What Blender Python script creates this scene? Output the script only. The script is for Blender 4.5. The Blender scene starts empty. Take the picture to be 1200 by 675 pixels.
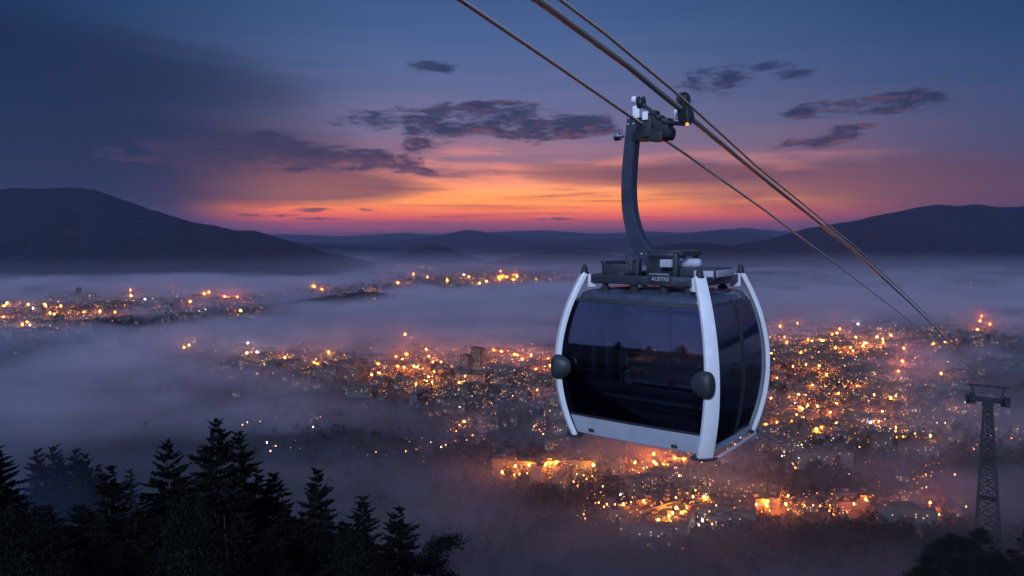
import bpy, bmesh, math, random
import numpy as np
from mathutils import Vector, Matrix, noise as mnoise

SC = bpy.context.scene
COL = SC.collection
RND = random.Random(7)
F = 876.0                     # focal length in pixels of the 1200 px wide photograph
HOR = 273.0                   # row of the horizon


def lin(r, g, b, a=1.0):
    def c(v):
        v /= 255.0
        return v / 12.92 if v <= 0.04045 else ((v + 0.055) / 1.055) ** 2.4
    return (c(r), c(g), c(b), a)


def at(px, py, Y):
    """the world point at depth Y that the photograph shows at px, py"""
    return Vector(((px - 600.0) / F * Y, Y, (HOR - py) / F * Y))


# ------------------------------------------------------------------ camera
cam_d = bpy.data.cameras.new('camera')
cam = bpy.data.objects.new('camera', cam_d)
COL.objects.link(cam)
cam.location = (0, 0, 0)
cam.rotation_euler = (math.radians(90), 0, 0)
cam_d.sensor_width = 36.0
cam_d.lens = 36.0 * F / 1200.0
cam_d.shift_y = (HOR - 337.5) / 1200.0
cam_d.clip_start = 0.1
cam_d.clip_end = 120000.0
SC.camera = cam

SC.view_settings.view_transform = 'Standard'
SC.view_settings.look = 'None'
SC.view_settings.exposure = 0.0
SC.view_settings.gamma = 1.0
SC.view_settings.use_curve_mapping = False

cy = SC.cycles
cy.use_denoising = True
try:
    cy.denoiser = 'OPENIMAGEDENOISE'
    cy.denoising_input_passes = 'RGB_ALBEDO_NORMAL'
    cy.denoising_prefilter = 'ACCURATE'
except Exception:
    pass
cy.max_bounces = 8
cy.diffuse_bounces = 2
cy.glossy_bounces = 4
cy.transmission_bounces = 6
cy.transparent_max_bounces = 24
cy.volume_bounces = 0
cy.volume_step_rate = 4.0
cy.volume_preview_step_rate = 4.0
cy.volume_max_steps = 96
cy.sample_clamp_indirect = 3.0
cy.caustics_reflective = False
cy.caustics_refractive = False
cy.use_adaptive_sampling = True
cy.adaptive_threshold = 0.02
cy.use_light_tree = True


# ------------------------------------------------------------------ node helper
class NT:
    def __init__(self, tree):
        self.t = tree

    def n(self, kind, **kw):
        nd = self.t.nodes.new(kind)
        for k, v in kw.items():
            setattr(nd, k, v)
        return nd

    def put(self, sock, v):
        if v is None:
            return
        if hasattr(v, 'is_output') or isinstance(v, bpy.types.NodeSocket):
            self.t.links.new(v, sock)
        else:
            if sock.type == 'RGBA' and isinstance(v, (tuple, list)) and len(v) == 3:
                v = (*v, 1.0)
            sock.default_value = v

    def m(self, op, a, b=None, c=None, clamp=False):
        nd = self.n('ShaderNodeMath', operation=op, use_clamp=clamp)
        for i, v in enumerate((a, b, c)):
            self.put(nd.inputs[i], v)
        return nd.outputs[0]

    def vm(self, op, a, b=None, scale=None):
        nd = self.n('ShaderNodeVectorMath', operation=op)
        self.put(nd.inputs[0], a)
        if b is not None:
            self.put(nd.inputs[1], b)
        if scale is not None:
            self.put(nd.inputs['Scale'], scale)
        return nd.outputs['Value'] if op in ('LENGTH', 'DOT_PRODUCT', 'DISTANCE') else nd.outputs['Vector']

    def comb(self, x, y, z):
        nd = self.n('ShaderNodeCombineXYZ')
        for i, v in enumerate((x, y, z)):
            self.put(nd.inputs[i], v)
        return nd.outputs[0]

    def sep(self, v):
        nd = self.n('ShaderNodeSeparateXYZ')
        self.put(nd.inputs[0], v)
        return nd.outputs

    def smooth(self, v, a, b, o0=0.0, o1=1.0):
        nd = self.n('ShaderNodeMapRange', interpolation_type='SMOOTHSTEP')
        self.put(nd.inputs['Value'], v)
        for k, q in (('From Min', a), ('From Max', b), ('To Min', o0), ('To Max', o1)):
            self.put(nd.inputs[k], q)
        return nd.outputs['Result']

    def noise(self, vec, scale, detail=4.0, rough=0.55, dist=0.0):
        nd = self.n('ShaderNodeTexNoise')
        self.put(nd.inputs['Vector'], vec)
        nd.inputs['Scale'].default_value = scale
        nd.inputs['Detail'].default_value = detail
        nd.inputs['Roughness'].default_value = rough
        nd.inputs['Distortion'].default_value = dist
        return nd.outputs[0]

    def mix(self, f, a, b, blend='MIX'):
        nd = self.n('ShaderNodeMix', data_type='RGBA', blend_type=blend)
        self.put(nd.inputs[0], f)
        self.put(nd.inputs[6], a)
        self.put(nd.inputs[7], b)
        return nd.outputs[2]

    def ramp(self, f, stops):
        nd = self.n('ShaderNodeValToRGB')
        cr = nd.color_ramp
        cr.interpolation = 'LINEAR'
        while len(cr.elements) < len(stops):
            cr.elements.new(0.5)
        for e, (p, c) in zip(cr.elements, stops):
            e.position = p
            e.color = c
        self.put(nd.inputs[0], f)
        return nd.outputs[0]


# ------------------------------------------------------------------ world: dusk sky with afterglow and clouds
world = bpy.data.worlds.new('World')
SC.world = world
world.use_nodes = True
world.cycles.sampling_method = 'MANUAL'
world.cycles.sample_map_resolution = 512
W = NT(world.node_tree)
world.node_tree.nodes.clear()
tc = W.n('ShaderNodeTexCoord')
dx, dy, dz = W.sep(tc.outputs['Generated'])
az = W.m('ARCTAN2', dx, dy)                                   # 0 straight ahead, + to the right
hyp = W.m('SQRT', W.m('ADD', W.m('MULTIPLY', dx, dx), W.m('MULTIPLY', dy, dy)))
tel = W.m('DIVIDE', dz, W.m('MAXIMUM', hyp, 0.02))            # tangent of the elevation


def tel_of(py):
    return (HOR - py) / F


def stops(rows, span=0.6, gain=1.0):
    rows = sorted(rows, key=lambda r: -r[0])
    return [(max(0.0, tel_of(y)) / span, tuple(q * (gain if 190 < y < 272 else 1.0) for q in lin(*c)[:3]) + (1.0,)) for y, c in rows]


band_n = W.noise(W.comb(W.m('MULTIPLY', az, 2.2), W.m('MULTIPLY', tel, 30.0), 0.0), 1.6, 4.0, 0.55, 0.4)
telw = W.m('ADD', tel, W.m('MULTIPLY', W.m('SUBTRACT', band_n, 0.5), W.smooth(tel, 0.02, 0.10, 0.014, 0.075)))
fel = W.m('DIVIDE', W.m('MAXIMUM', telw, 0.0), 0.6, clamp=True)
centre = W.ramp(fel, stops([
    (273, (150, 72, 96)), (264, (196, 84, 84)), (256, (244, 94, 58)), (247, (255, 124, 52)), (236, (255, 148, 60)),
    (222, (255, 152, 84)), (206, (226, 134, 108)), (184, (166, 120, 140)), (150, (122, 114, 150)), (110, (98, 108, 152)),
    (60, (78, 102, 150)), (0, (60, 90, 138)), (-60, (52, 80, 128)), (-240, (58, 76, 124))], gain=1.75))
left = W.ramp(fel, stops([
    (273, (72, 58, 84)), (256, (70, 56, 80)), (236, (58, 52, 80)), (205, (44, 52, 84)), (170, (34, 50, 86)),
    (140, (20, 48, 86)), (90, (10, 36, 72)), (0, (20, 56, 98)), (-60, (26, 58, 102)), (-240, (44, 64, 110))]))
right = W.ramp(fel, stops([
    (273, (96, 62, 86)), (256, (104, 66, 88)), (236, (100, 66, 90)), (205, (82, 74, 106)), (170, (70, 76, 114)),
    (140, (58, 76, 118)), (90, (40, 70, 114)), (0, (22, 56, 98)), (-60, (30, 58, 102)), (-240, (44, 64, 110))]))
back = W.ramp(fel, stops([
    (273, (88, 92, 134)), (220, (104, 112, 164)), (100, (106, 118, 176)), (-240, (86, 108, 170))]))
lr = W.mix(W.smooth(az, -0.4, 0.4), left, right)
wl = W.smooth(az, W.m('SUBTRACT', -0.44, W.smooth(tel, 0.05, 0.26, 0.0, 0.22)), W.smooth(tel, 0.03, 0.2, -0.27, -0.08))
wr = W.smooth(az, W.smooth(tel, 0.02, 0.2, 0.60, 0.70), W.smooth(tel, 0.02, 0.2, 0.10, 0.02))
wc = W.m('MULTIPLY', wl, wr)
front = W.mix(wc, lr, centre)
aaz = W.m('ABSOLUTE', az)
sky = front

# broad dark stratus sheets
st_n = W.noise(W.comb(W.m('MULTIPLY', az, 2.0), W.m('MULTIPLY', tel, 11.0), 3.7), 2.2, 6.0, 0.62, 0.3)


def blob(px, py, rx, ry, soft=1.0):
    a0 = math.atan((px - 600) / F)
    t0 = (HOR - py) / F * math.cos(a0)
    v = W.vm('MULTIPLY', W.vm('SUBTRACT', W.comb(az, tel, 0.0), (a0, t0, 0.0)), (F / rx, F / ry, 0.0))
    return W.smooth(W.vm('LENGTH', v), 1.0 + 0.6 * soft, 0.15)


def addup(vals):
    s = vals[0]
    for v in vals[1:]:
        s = W.m('ADD', s, v)
    return s


sheet_env = addup([blob(220, 185, 250, 34), blob(60, 90, 260, 60), blob(380, 222, 140, 16), blob(40, 205, 260, 40),
                   W.m('MULTIPLY', blob(1000, 215, 260, 34), 0.8), W.m('MULTIPLY', blob(700, 203, 190, 17), 0.75)])
sheet = W.m('MULTIPLY', W.smooth(W.m('ADD', st_n, W.m('MULTIPLY', sheet_env, 0.34)), 0.50, 0.76), W.m('MINIMUM', sheet_env, 1.0))
sheet_col = W.ramp(W.m('DIVIDE', W.m('MAXIMUM', tel, 0.0), 0.3, clamp=True), [
    (0.0, lin(120, 70, 84)), (0.18, lin(112, 72, 92)), (0.32, lin(52, 50, 82)), (0.55, lin(26, 42, 74)), (1.0, lin(8, 26, 58))])
sheet_col = W.mix(W.smooth(az, -0.52, -0.22), lin(22, 42, 78), sheet_col)
sky = W.mix(W.m('MULTIPLY', sheet, 0.85), sky, sheet_col)

# small broken clouds
cu_n = W.noise(W.comb(W.m('MULTIPLY', az, 1.0), W.m('MULTIPLY', tel, 3.2), 9.1), 24.0, 6.0, 0.60, 0.25)
cu_b = W.noise(W.comb(W.m('MULTIPLY', az, 1.0), W.m('MULTIPLY', W.m('SUBTRACT', tel, 0.007), 3.2), 9.1), 24.0, 3.0, 0.60, 0.25)
cu_env = addup([
    blob(545, 146, 120, 20), blob(460, 140, 70, 14), blob(640, 150, 70, 17), blob(575, 126, 55, 9), blob(690, 148, 40, 13),
    blob(488, 170, 22, 8), blob(450, 190, 60, 9), blob(350, 178, 110, 20), blob(490, 202, 28, 6), blob(250, 180, 110, 22), blob(400, 186, 60, 11),
    blob(507, 77, 30, 9), blob(832, 100, 46, 16), blob(880, 78, 50, 7), blob(930, 84, 30, 8), blob(845, 88, 30, 8),
    blob(1010, 125, 80, 11), blob(960, 130, 34, 8), blob(1070, 111, 34, 7), blob(945, 168, 36, 7), blob(988, 158, 24, 7), blob(1000, 148, 22, 4),
    blob(365, 245, 30, 3.2), blob(430, 246, 24, 2.2), blob(380, 257, 36, 2.2), blob(650, 257, 40, 2.6), blob(300, 252, 40, 2.6),
    blob(560, 238, 0.1, 0.1)])
cu_s = W.m('ADD', W.m('MULTIPLY', W.m('SUBTRACT', cu_n, 0.5), 3.2), W.m('MULTIPLY', W.m('MINIMUM', cu_env, 1.0), 0.85))
cu = W.m('MULTIPLY', W.smooth(cu_s, 0.30, 1.0), W.smooth(cu_env, 0.05, 0.4))
cu_col = W.ramp(W.m('DIVIDE', W.m('MAXIMUM', tel, 0.0), 0.25, clamp=True), [
    (0.0, lin(150, 72, 74)), (0.12, lin(158, 84, 84)), (0.3, lin(74, 56, 86)), (0.55, lin(42, 50, 84)), (1.0, lin(36, 52, 92))])
under = W.m('MULTIPLY', W.smooth(W.m('SUBTRACT', cu_n, cu_b), 0.02, 0.16), W.m('MULTIPLY', W.smooth(tel, 0.24, 0.08, 0.0, 0.34), W.smooth(az, -0.27, -0.08)))
cu_col = W.mix(under, cu_col, lin(178, 104, 104))
sky = W.mix(W.m('MULTIPLY', cu, 0.94), sky, cu_col)

str_n = W.noise(W.comb(W.m('MULTIPLY', az, 3.0), W.m('MULTIPLY', tel, 62.0), 1.3), 1.5, 5.0, 0.6, 0.5)
str_m = W.m('MULTIPLY', W.smooth(str_n, 0.50, 0.68), W.m('MULTIPLY', W.smooth(tel, 0.004, 0.02), W.smooth(tel, 0.13, 0.05)))
sky = W.mix(W.m('MULTIPLY', W.m('MULTIPLY', str_m, wc), 0.66), sky, W.mix(W.smooth(tel, 0.02, 0.09), lin(176, 64, 58), lin(120, 78, 100)))
below = W.smooth(tel, -0.002, -0.03)
sky = W.mix(below, sky, lin(60, 56, 84))
back = W.mix(below, back, lin(50, 52, 84))
nishita = W.n('ShaderNodeTexSky', sky_type='NISHITA')
nishita.sun_disc = False
nishita.sun_elevation = math.radians(-2.0)
nishita.sun_rotation = math.radians(-2.5)
nishita.altitude = 600.0
bg1 = W.n('ShaderNodeBackground')
W.put(bg1.inputs['Color'], sky)
bgb = W.n('ShaderNodeBackground')
W.put(bgb.inputs['Color'], back)
sk = W.n('ShaderNodeMixShader')
W.put(sk.inputs[0], W.m('MAXIMUM', W.smooth(aaz, 0.75, 1.3), W.smooth(tel, 0.45, 0.8)))
W.put(sk.inputs[1], bg1.outputs[0])
W.put(sk.inputs[2], bgb.outputs[0])
bg2 = W.n('ShaderNodeBackground')
W.put(bg2.inputs['Color'], nishita.outputs[0])
bg2.inputs['Strength'].default_value = 0.012
ads = W.n('ShaderNodeAddShader')
W.put(ads.inputs[0], sk.outputs[0])
W.put(ads.inputs[1], bg2.outputs[0])
wo = W.n('ShaderNodeOutputWorld')
W.put(wo.inputs['Surface'], ads.outputs[0])

# the bright dusk sky overhead behind the viewer acts like a very soft cool sun
sun_d = bpy.data.lights.new('sun', 'SUN')
sun = bpy.data.objects.new('sun', sun_d)
COL.objects.link(sun)
sun_d.energy = 3.1
sun_d.angle = math.radians(20)
sun_d.color = (0.62, 0.75, 1.0)
sun.rotation_euler = Vector((0.30, 0.80, -0.42)).to_track_quat('-Z', 'Y').to_euler()


# ------------------------------------------------------------------ materials
def new_mat(name):
    m = bpy.data.materials.new(name)
    m.use_nodes = True
    m.node_tree.nodes.clear()
    t = NT(m.node_tree)
    out = t.n('ShaderNodeOutputMaterial')
    return m, t, out


def pbr(name, col, rough=0.5, metal=0.0, var=0.15, scale=6.0, bump=0.0, coat=0.0, spec=0.5, coords='Object'):
    m, t, out = new_mat(name)
    p = t.n('ShaderNodeBsdfPrincipled')
    tcd = t.n('ShaderNodeTexCoord')
    nz = t.noise(tcd.outputs[coords], scale, 5.0, 0.6)
    dark = tuple(c * (1 - var) for c in col[:3]) + (1,)
    lite = tuple(min(1, c * (1 + var)) for c in col[:3]) + (1,)
    t.put(p.inputs['Base Color'], t.mix(t.smooth(nz, 0.3, 0.7), dark, lite))
    t.put(p.inputs['Roughness'], t.smooth(nz, 0.25, 0.75, max(0, rough - 0.06), min(1, rough + 0.08)))
    p.inputs['Metallic'].default_value = metal
    p.inputs['Coat Weight'].default_value = coat
    p.inputs['Coat Roughness'].default_value = 0.08
    p.inputs['Specular IOR Level'].default_value = spec
    if bump:
        b = t.n('ShaderNodeBump')
        b.inputs['Strength'].default_value = bump
        b.inputs['Distance'].default_value = 0.01
        t.put(b.inputs['Height'], nz)
        t.put(p.inputs['Normal'], b.outputs[0])
    t.put(out.inputs['Surface'], p.outputs[0])
    return m


def glow(name, col, strength, sampling='NONE'):
    m, t, out = new_mat(name)
    e = t.n('ShaderNodeEmission')
    e.inputs[0].default_value = (*col, 1)
    e.inputs[1].default_value = strength
    t.put(out.inputs['Surface'], e.outputs[0])
    m.cycles.emission_sampling = sampling
    return m


M_ground = pbr('valley_ground', (0.012, 0.016, 0.02), 0.95, 0, 0.5, 0.012, spec=0.1)
M_mount = pbr('mountain_forest', (0.0035, 0.010, 0.019), 0.95, 0, 0.5, 0.01, spec=0.0)
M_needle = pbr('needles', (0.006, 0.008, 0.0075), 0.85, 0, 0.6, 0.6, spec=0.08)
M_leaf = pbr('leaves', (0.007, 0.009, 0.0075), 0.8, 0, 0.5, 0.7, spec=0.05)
M_bark = pbr('bark', (0.016, 0.013, 0.011), 0.9, 0, 0.4, 3.0)
M_deadwood = pbr('dead_wood', (0.04, 0.038, 0.036), 0.9, 0, 0.3, 3.0)
M_wood_far = pbr('woodland_leaves', (0.010, 0.014, 0.015), 0.9, 0, 0.5, 0.03, spec=0.1)
M_wall = pbr('plaster', (0.05, 0.046, 0.047), 0.9, 0, 0.3, 0.05)
M_roof = pbr('roof_tiles', (0.03, 0.022, 0.021), 0.85, 0, 0.3, 0.1)


# ------------------------------------------------------------------ object helpers
def link_mesh(name, verts, faces, mats, parent=None, smooth=False, fmat=None):
    me = bpy.data.meshes.new(name)
    me.from_pydata([tuple(v) for v in verts], [], faces)
    for mt in (mats if isinstance(mats, (list, tuple)) else [mats]):
        me.materials.append(mt)
    if fmat is not None:
        me.polygons.foreach_set('material_index', np.asarray(fmat, dtype=np.int32))
    if smooth:
        me.polygons.foreach_set('use_smooth', np.ones(len(me.polygons), dtype=bool))
    me.update()
    o = bpy.data.objects.new(name, me)
    COL.objects.link(o)
    if parent:
        o.parent = parent
    return o


def tag(o, label, cat, group=None):
    o['label'] = label
    o['category'] = cat
    if group:
        o['group'] = group
    return o


def kind(o, k):
    o['kind'] = k
    return o


def thing(name, label, cat, loc=(0, 0, 0), rotz=0.0, group=None):
    o = bpy.data.objects.new(name, None)
    COL.objects.link(o)
    o.empty_display_size = 0.2
    o.location = loc
    o.rotation_euler = (0, 0, rotz)
    return tag(o, label, cat, group)


def dup(root, loc, rotz, scale, label, group):
    r = root.copy()
    COL.objects.link(r)
    r.location = loc
    r.rotation_euler = (0, 0, rotz)
    r.scale = scale
    r['label'] = label
    if group:
        r['group'] = group
    elif 'group' in r:
        del r['group']
    for ch in list(root.children):
        c = ch.copy()
        COL.objects.link(c)
        c.parent = r
        for g in ch.children:
            d = g.copy()
            COL.objects.link(d)
            d.parent = c
    return r


# ------------------------------------------------------------------ terrain
VAL = -300.0


def sm(a, b, x):
    t = np.clip((x - a) / (b - a), 0, 1)
    return t * t * (3 - 2 * t)


def wob(x, y, s, seed=0.0):
    return (np.sin(x / s * 1.3 + seed) * np.cos(y / s * 1.1 - seed * 0.7) + 0.5 * np.sin(x / s * 2.9 - y / s * 2.1 + seed * 2)
            + 0.25 * np.sin(x / s * 5.7 + y / s * 4.9 + seed * 3)) / 1.75


def hgt(x, y):
    x = np.asarray(x, float)
    y = np.asarray(y, float)
    slope = -5.0 - 0.62 * np.maximum(y, 0) + 0.12 * np.clip(-y, 0, 240)
    slope = slope + 46.0 * np.exp(-(((x - 150) / 60) ** 2 + ((y - 195) / 55) ** 2))
    slope = slope + 10.0 * np.exp(-(((x + 60) / 45) ** 2 + ((y - 120) / 40) ** 2))
    slope = slope + 1.2 * wob(x, y, 9.0, 1.0)
    far = VAL + 9.0 * wob(x, y, 420.0, 2.0) + 5.0 * wob(x, y, 150.0, 4.0)
    for kx, ky, kh, sx, sy in ((-640, 3230, 40, 260, 160), (-330, 1000, 22, 170, 80), (-90, 930, 26, 120, 70), (470, 1010, 16, 160, 60), (60, 760, 12, 70, 40)):
        far = far + kh * np.exp(-(((x - kx) / sx) ** 2 + ((y - ky) / sy) ** 2))
    k = 18.0                                                   # smooth maximum of hillside and valley
    d = np.clip((slope - far) / k, -40, 40)
    return far + k * np.log1p(np.exp(d))


def on_ground(px, py):
    """where the photograph's ray through px, py meets the valley"""
    Y = 300.0 * F / max(py - HOR, 4.0)
    for _ in range(6):
        z = float(hgt((px - 600) / F * Y, Y))
        Y = min(-z * F / max(py - HOR, 4.0), 12000.0)
    return (px - 600) / F * Y, Y, float(hgt((px - 600) / F * Y, Y))


ra = np.concatenate([np.linspace(0.5, 60, 40), np.geomspace(62, 40000, 170)])
th = np.concatenate([np.linspace(-50, 50, 201), np.linspace(54, 306, 64)]) * math.pi / 180
R_, T_ = np.meshgrid(ra, th, indexing='ij')
GX, GY = R_ * np.sin(T_), R_ * np.cos(T_)
GZ = hgt(GX, GY)
n_t = len(th)
verts = np.stack([GX.ravel(), GY.ravel(), GZ.ravel()], 1).tolist()
faces = []
for i in range(len(ra) - 1):
    for j in range(n_t):
        a, b = i * n_t + j, i * n_t + (j + 1) % n_t
        faces.append((a, a + n_t, b + n_t, b))
verts.append((0, 0, float(hgt(0, 0))))
for j in range(n_t):
    faces.append((len(verts) - 1, j, (j + 1) % n_t))
kind(link_mesh('ground', verts, faces, M_ground, smooth=True), 'structure')


# ------------------------------------------------------------------ mountains: solid ridges at their own distance
def ridge(name, prof, Y, front, rear, base=VAL - 20, amp=0.06, step=5.0, seed=0.0):
    pxs = np.arange(prof[0][0], prof[-1][0] + 0.1, step)
    pys = np.interp(pxs, [p[0] for p in prof], [p[1] for p in prof])
    X = (pxs - 600) / F * Y
    H = (HOR - pys) / F * Y
    s = np.concatenate([np.linspace(-1, 0, 26), np.linspace(0.08, 1, 10)])
    V, Fc = [], []
    for sv in s:
        yy = Y + (sv * front if sv < 0 else sv * rear)
        prof_s = (0.5 + 0.5 * math.cos(math.pi * min(1, abs(sv)))) ** 0.9
        gul = wob(X, np.full_like(X, yy) * 0.6, (H.max() - base) * 0.55, seed) + 0.5 * wob(X, np.full_like(X, yy), (H.max() - base) * 0.16, seed + 3)
        fade = 4 * abs(sv) * (1 - abs(sv))
        z = base + (H - base) * np.clip(prof_s + amp * 1.6 * gul * fade, 0, None)
        if sv == 0:
            z = z + (H - base) * 0.012 * np.array([mnoise.noise((q / 18.0, seed, 0)) + mnoise.noise((q / 5.0, seed, 5)) + 0.9 * mnoise.noise((q / 1.7, seed, 9)) for q in pxs])
        for x_, z_ in zip(X, z):
            V.append((x_, yy, z_))
    n = len(pxs)
    for i in range(len(s) - 1):
        for j in range(n - 1):
            a = i * n + j
            Fc.append((a, a + 1, a + n + 1, a + n))
    o = link_mesh(name, V, Fc, M_mount, smooth=True)
    return kind(o, 'structure')


ridge('mountain', [(-700, 300), (-500, 262), (-300, 236), (-120, 226), (0, 224), (50, 221.5), (92, 220), (112, 223), (140, 233), (170, 245), (205, 257), (240, 263),
                   (272, 270), (290, 270), (310, 275), (345, 287), (390, 299), (440, 314), (500, 330), (560, 350)], 6500, 1900, 1800, seed=1.0, step=2)
ridge('mountain', [(640, 345), (720, 318), (800, 300), (860, 288), (905, 280), (950, 268), (985, 262), (1010, 258), (1045, 250), (1075, 243), (1100, 239.5), (1118, 242),
                   (1140, 240), (1165, 243), (1200, 243), (1300, 238), (1420, 232), (1560, 250), (1800, 290)], 7900, 2000, 1800, seed=2.0, step=2)
ridge('mountain', [(640, 330), (690, 312), (730, 300), (775, 288), (815, 284), (850, 287), (880, 293), (920, 302), (980, 322)], 6900, 900, 700, seed=3.0, step=4)
ridge('hills', [(-300, 280), (100, 276), (300, 284), (390, 286), (440, 290), (470, 292), (492, 287), (505, 286), (522, 288), (545, 296), (600, 292), (645, 288), (700, 290), (760, 296),
                (860, 290), (1000, 288), (1300, 280)], 10800, 1500, 1200, seed=4.0)
ridge('hills', [(-300, 276), (300, 281), (400, 286), (450, 284), (495, 279), (530, 273), (546, 269.5), (560, 270.5), (580, 275), (620, 280), (680, 281), (740, 279), (800, 275), (845, 270), (880, 273), (910, 279),
                (1000, 275), (1300, 270)], 16500, 2500, 2000, seed=5.0)
ridge('hills', [(-300, 272), (250, 277), (330, 274.5), (400, 277), (470, 273), (520, 275), (600, 271), (640, 270), (700, 274), (760, 271), (800, 273), (870, 267), (930, 272), (1000, 269), (1400, 270)], 24000, 3000, 2500, seed=6.0)
ridge('hills', [(400, 312), (440, 304), (470, 298), (490, 292), (505, 289), (522, 291), (545, 298), (580, 308)], 7600, 700, 600, seed=7.0, step=3)
ridge('hills', [(545, 314), (585, 304), (620, 297), (655, 293), (700, 296), (745, 304), (800, 314)], 7300, 700, 600, seed=8.0, step=3)


# ------------------------------------------------------------------ air: even haze, and the fog bank lying in the valley
def volume_mat(name, col, dens, aniso, attr=None):
    m, t, out = new_mat(name)
    p = t.n('ShaderNodeVolumePrincipled')
    p.inputs['Color'].default_value = (*col, 1)
    p.inputs['Density'].default_value = dens
    p.inputs['Anisotropy'].default_value = aniso
    p.inputs['Density Attribute'].default_value = attr or ''
    t.put(out.inputs['Volume'], p.outputs[0])
    return m


def box_mesh(name, lo, hi, mat):
    (a, b, c), (d, e, f) = lo, hi
    v = [(a, b, c), (d, b, c), (d, e, c), (a, e, c), (a, b, f), (d, b, f), (d, e, f), (a, e, f)]
    fc = [(0, 3, 2, 1), (4, 5, 6, 7), (0, 1, 5, 4), (1, 2, 6, 5), (2, 3, 7, 6), (3, 0, 4, 7)]
    return link_mesh(name, v, fc, mat)


M_haze = volume_mat('haze_air', (0.50, 0.66, 1.0), 3.6e-5, 0.5)
kind(box_mesh('haze', (-42000, -41000, -345), (42000, 41000, 560), M_haze), 'stuff')

M_fog = volume_mat('fog_air', (0.63, 0.60, 0.75), 0.0064, 0.0, 'density')
FOG_LO, FOG_HI = (-5600, 380, -312), (5600, 8600, -88)
fog_vol = bpy.data.volumes.new('fog')
fog = bpy.data.objects.new('fog', fog_vol)
COL.objects.link(fog)
kind(fog, 'stuff')
fog_vol.materials.append(M_fog)
gt = bpy.data.node_groups.new('fog_field', 'GeometryNodeTree')
gt.interface.new_socket('Geometry', in_out='INPUT', socket_type='NodeSocketGeometry')
gt.interface.new_socket('Geometry', in_out='OUTPUT', socket_type='NodeSocketGeometry')
G = NT(gt)
gout = G.n('NodeGroupOutput')
vc = G.n('GeometryNodeVolumeCube')
vc.inputs['Min'].default_value = FOG_LO
vc.inputs['Max'].default_value = FOG_HI
vc.inputs['Resolution X'].default_value = 460
vc.inputs['Resolution Y'].default_value = 460
vc.inputs['Resolution Z'].default_value = 28
pos = G.n('GeometryNodeInputPosition').outputs[0]
gx, gy, gz = G.sep(pos)
n1 = G.noise(G.vm('MULTIPLY', pos, (1 / 620.0, 1 / 900.0, 1 / 260.0)), 1.0, 4.0, 0.55, 0.5)
n2 = G.noise(G.vm('MULTIPLY', pos, (1 / 420.0, 1 / 150.0, 1 / 75.0)), 1.0, 3.0, 0.6, 0.6)
n3 = G.noise(G.vm('MULTIPLY', pos, (1 / 95.0, 1 / 110.0, 1 / 50.0)), 1.0, 2.0, 0.6, 0.8)
flat = G.comb(gx, gy, 0.0)


def fblob(px, py, rx, ry, amp):
    """a bank (+) or a gap (-) of fog round a place in the valley; rx, ry are half sizes as seen from the hill"""
    zf = 255.0
    Y = zf * F / (py - HOR)
    Y0, Y1 = zf * F / max(py - HOR + ry, 8), zf * F / max(py - HOR - ry, 10)
    sx, sy = rx / F * Y, max((Y1 - Y0) / 2, 60)
    v = G.vm('MULTIPLY', G.vm('SUBTRACT', flat, ((px - 600) / F * Y, (Y0 + Y1) / 2, 0)), (1 / sx, 1 / sy, 0))
    return G.m('MULTIPLY', G.smooth(G.vm('LENGTH', v), 1.35, 0.25), amp)


BANKS = [(150, 440, 240, 42, 0.50), (360, 480, 200, 34, 0.35), (470, 372, 190, 24, 0.55), (660, 345, 160, 14, 0.45), (1000, 355, 170, 18, 0.55),
         (560, 590, 90, 50, 0.35), (1050, 560, 110, 24, 0.40), (40, 505, 110, 24, 0.5), (850, 655, 360, 18, 0.4), (200, 330, 260, 10, 0.5), (1120, 400, 120, 34, 0.35),
         (1080, 470, 60, 20, 0.2), (860, 570, 90, 14, 0.3), (300, 395, 160, 12, 0.4), (480, 540, 70, 20, 0.2),
         (110, 362, 190, 22, -0.7), (310, 424, 150, 19, -1.0), (520, 440, 150, 30, -0.75), (560, 326, 100, 11, -0.9), (1130, 390, 90, 20, -0.8), (1000, 400, 130, 16, -0.5), (250, 362, 90, 16, -0.5), (410, 345, 70, 10, -0.6),
         (960, 440, 130, 50, -0.65), (980, 500, 120, 24, -0.5), (640, 567, 70, 16, -0.5), (780, 590, 90, 46, -0.7), (1000, 603, 150, 18, -0.6), (1120, 500, 70, 24, -0.3), (740, 410, 90, 20, -0.5)]
bank = None
for b in BANKS:
    v = fblob(*b)
    bank = v if bank is None else G.m('ADD', bank, v)
zrel = G.m('ADD', gz, 300.0)
lift = G.m('ADD', G.m('MULTIPLY', G.m('SUBTRACT', n1, 0.5), 150.0), G.m('MULTIPLY', G.m('SUBTRACT', n2, 0.5), 95.0))
top = G.m('MAXIMUM', G.m('ADD', G.m('ADD', 62.0, lift), G.m('MULTIPLY', bank, 62.0)), 14.0)
top = G.m('MULTIPLY', G.m('ADD', top, G.m('MULTIPLY', G.m('SUBTRACT', n3, 0.5), 42.0)), G.smooth(gy, 2800, 5600, 1.0, 0.5))
vert = G.smooth(zrel, top, G.m('MULTIPLY', top, 0.35))
amt = G.m('ADD', G.m('ADD', 0.42, G.m('MULTIPLY', bank, 0.62)), G.m('ADD', G.m('MULTIPLY', G.m('SUBTRACT', n1, 0.5), 2.6), G.m('MULTIPLY', G.m('SUBTRACT', n2, 0.5), 2.6)))
amt = G.m('ADD', amt, G.m('MULTIPLY', G.m('SUBTRACT', n3, 0.5), 1.2))
amt = G.m('MINIMUM', G.m('MAXIMUM', amt, 0.34), 1.4)
amt = G.m('MULTIPLY', amt, G.smooth(gy, 520, 1700, 0.20, 1.0))
wisp = G.smooth(G.m('ADD', G.m('MULTIPLY', n2, 0.6), G.m('MULTIPLY', n3, 0.4)), 0.40, 0.58, 0.42, 1.15)
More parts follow.
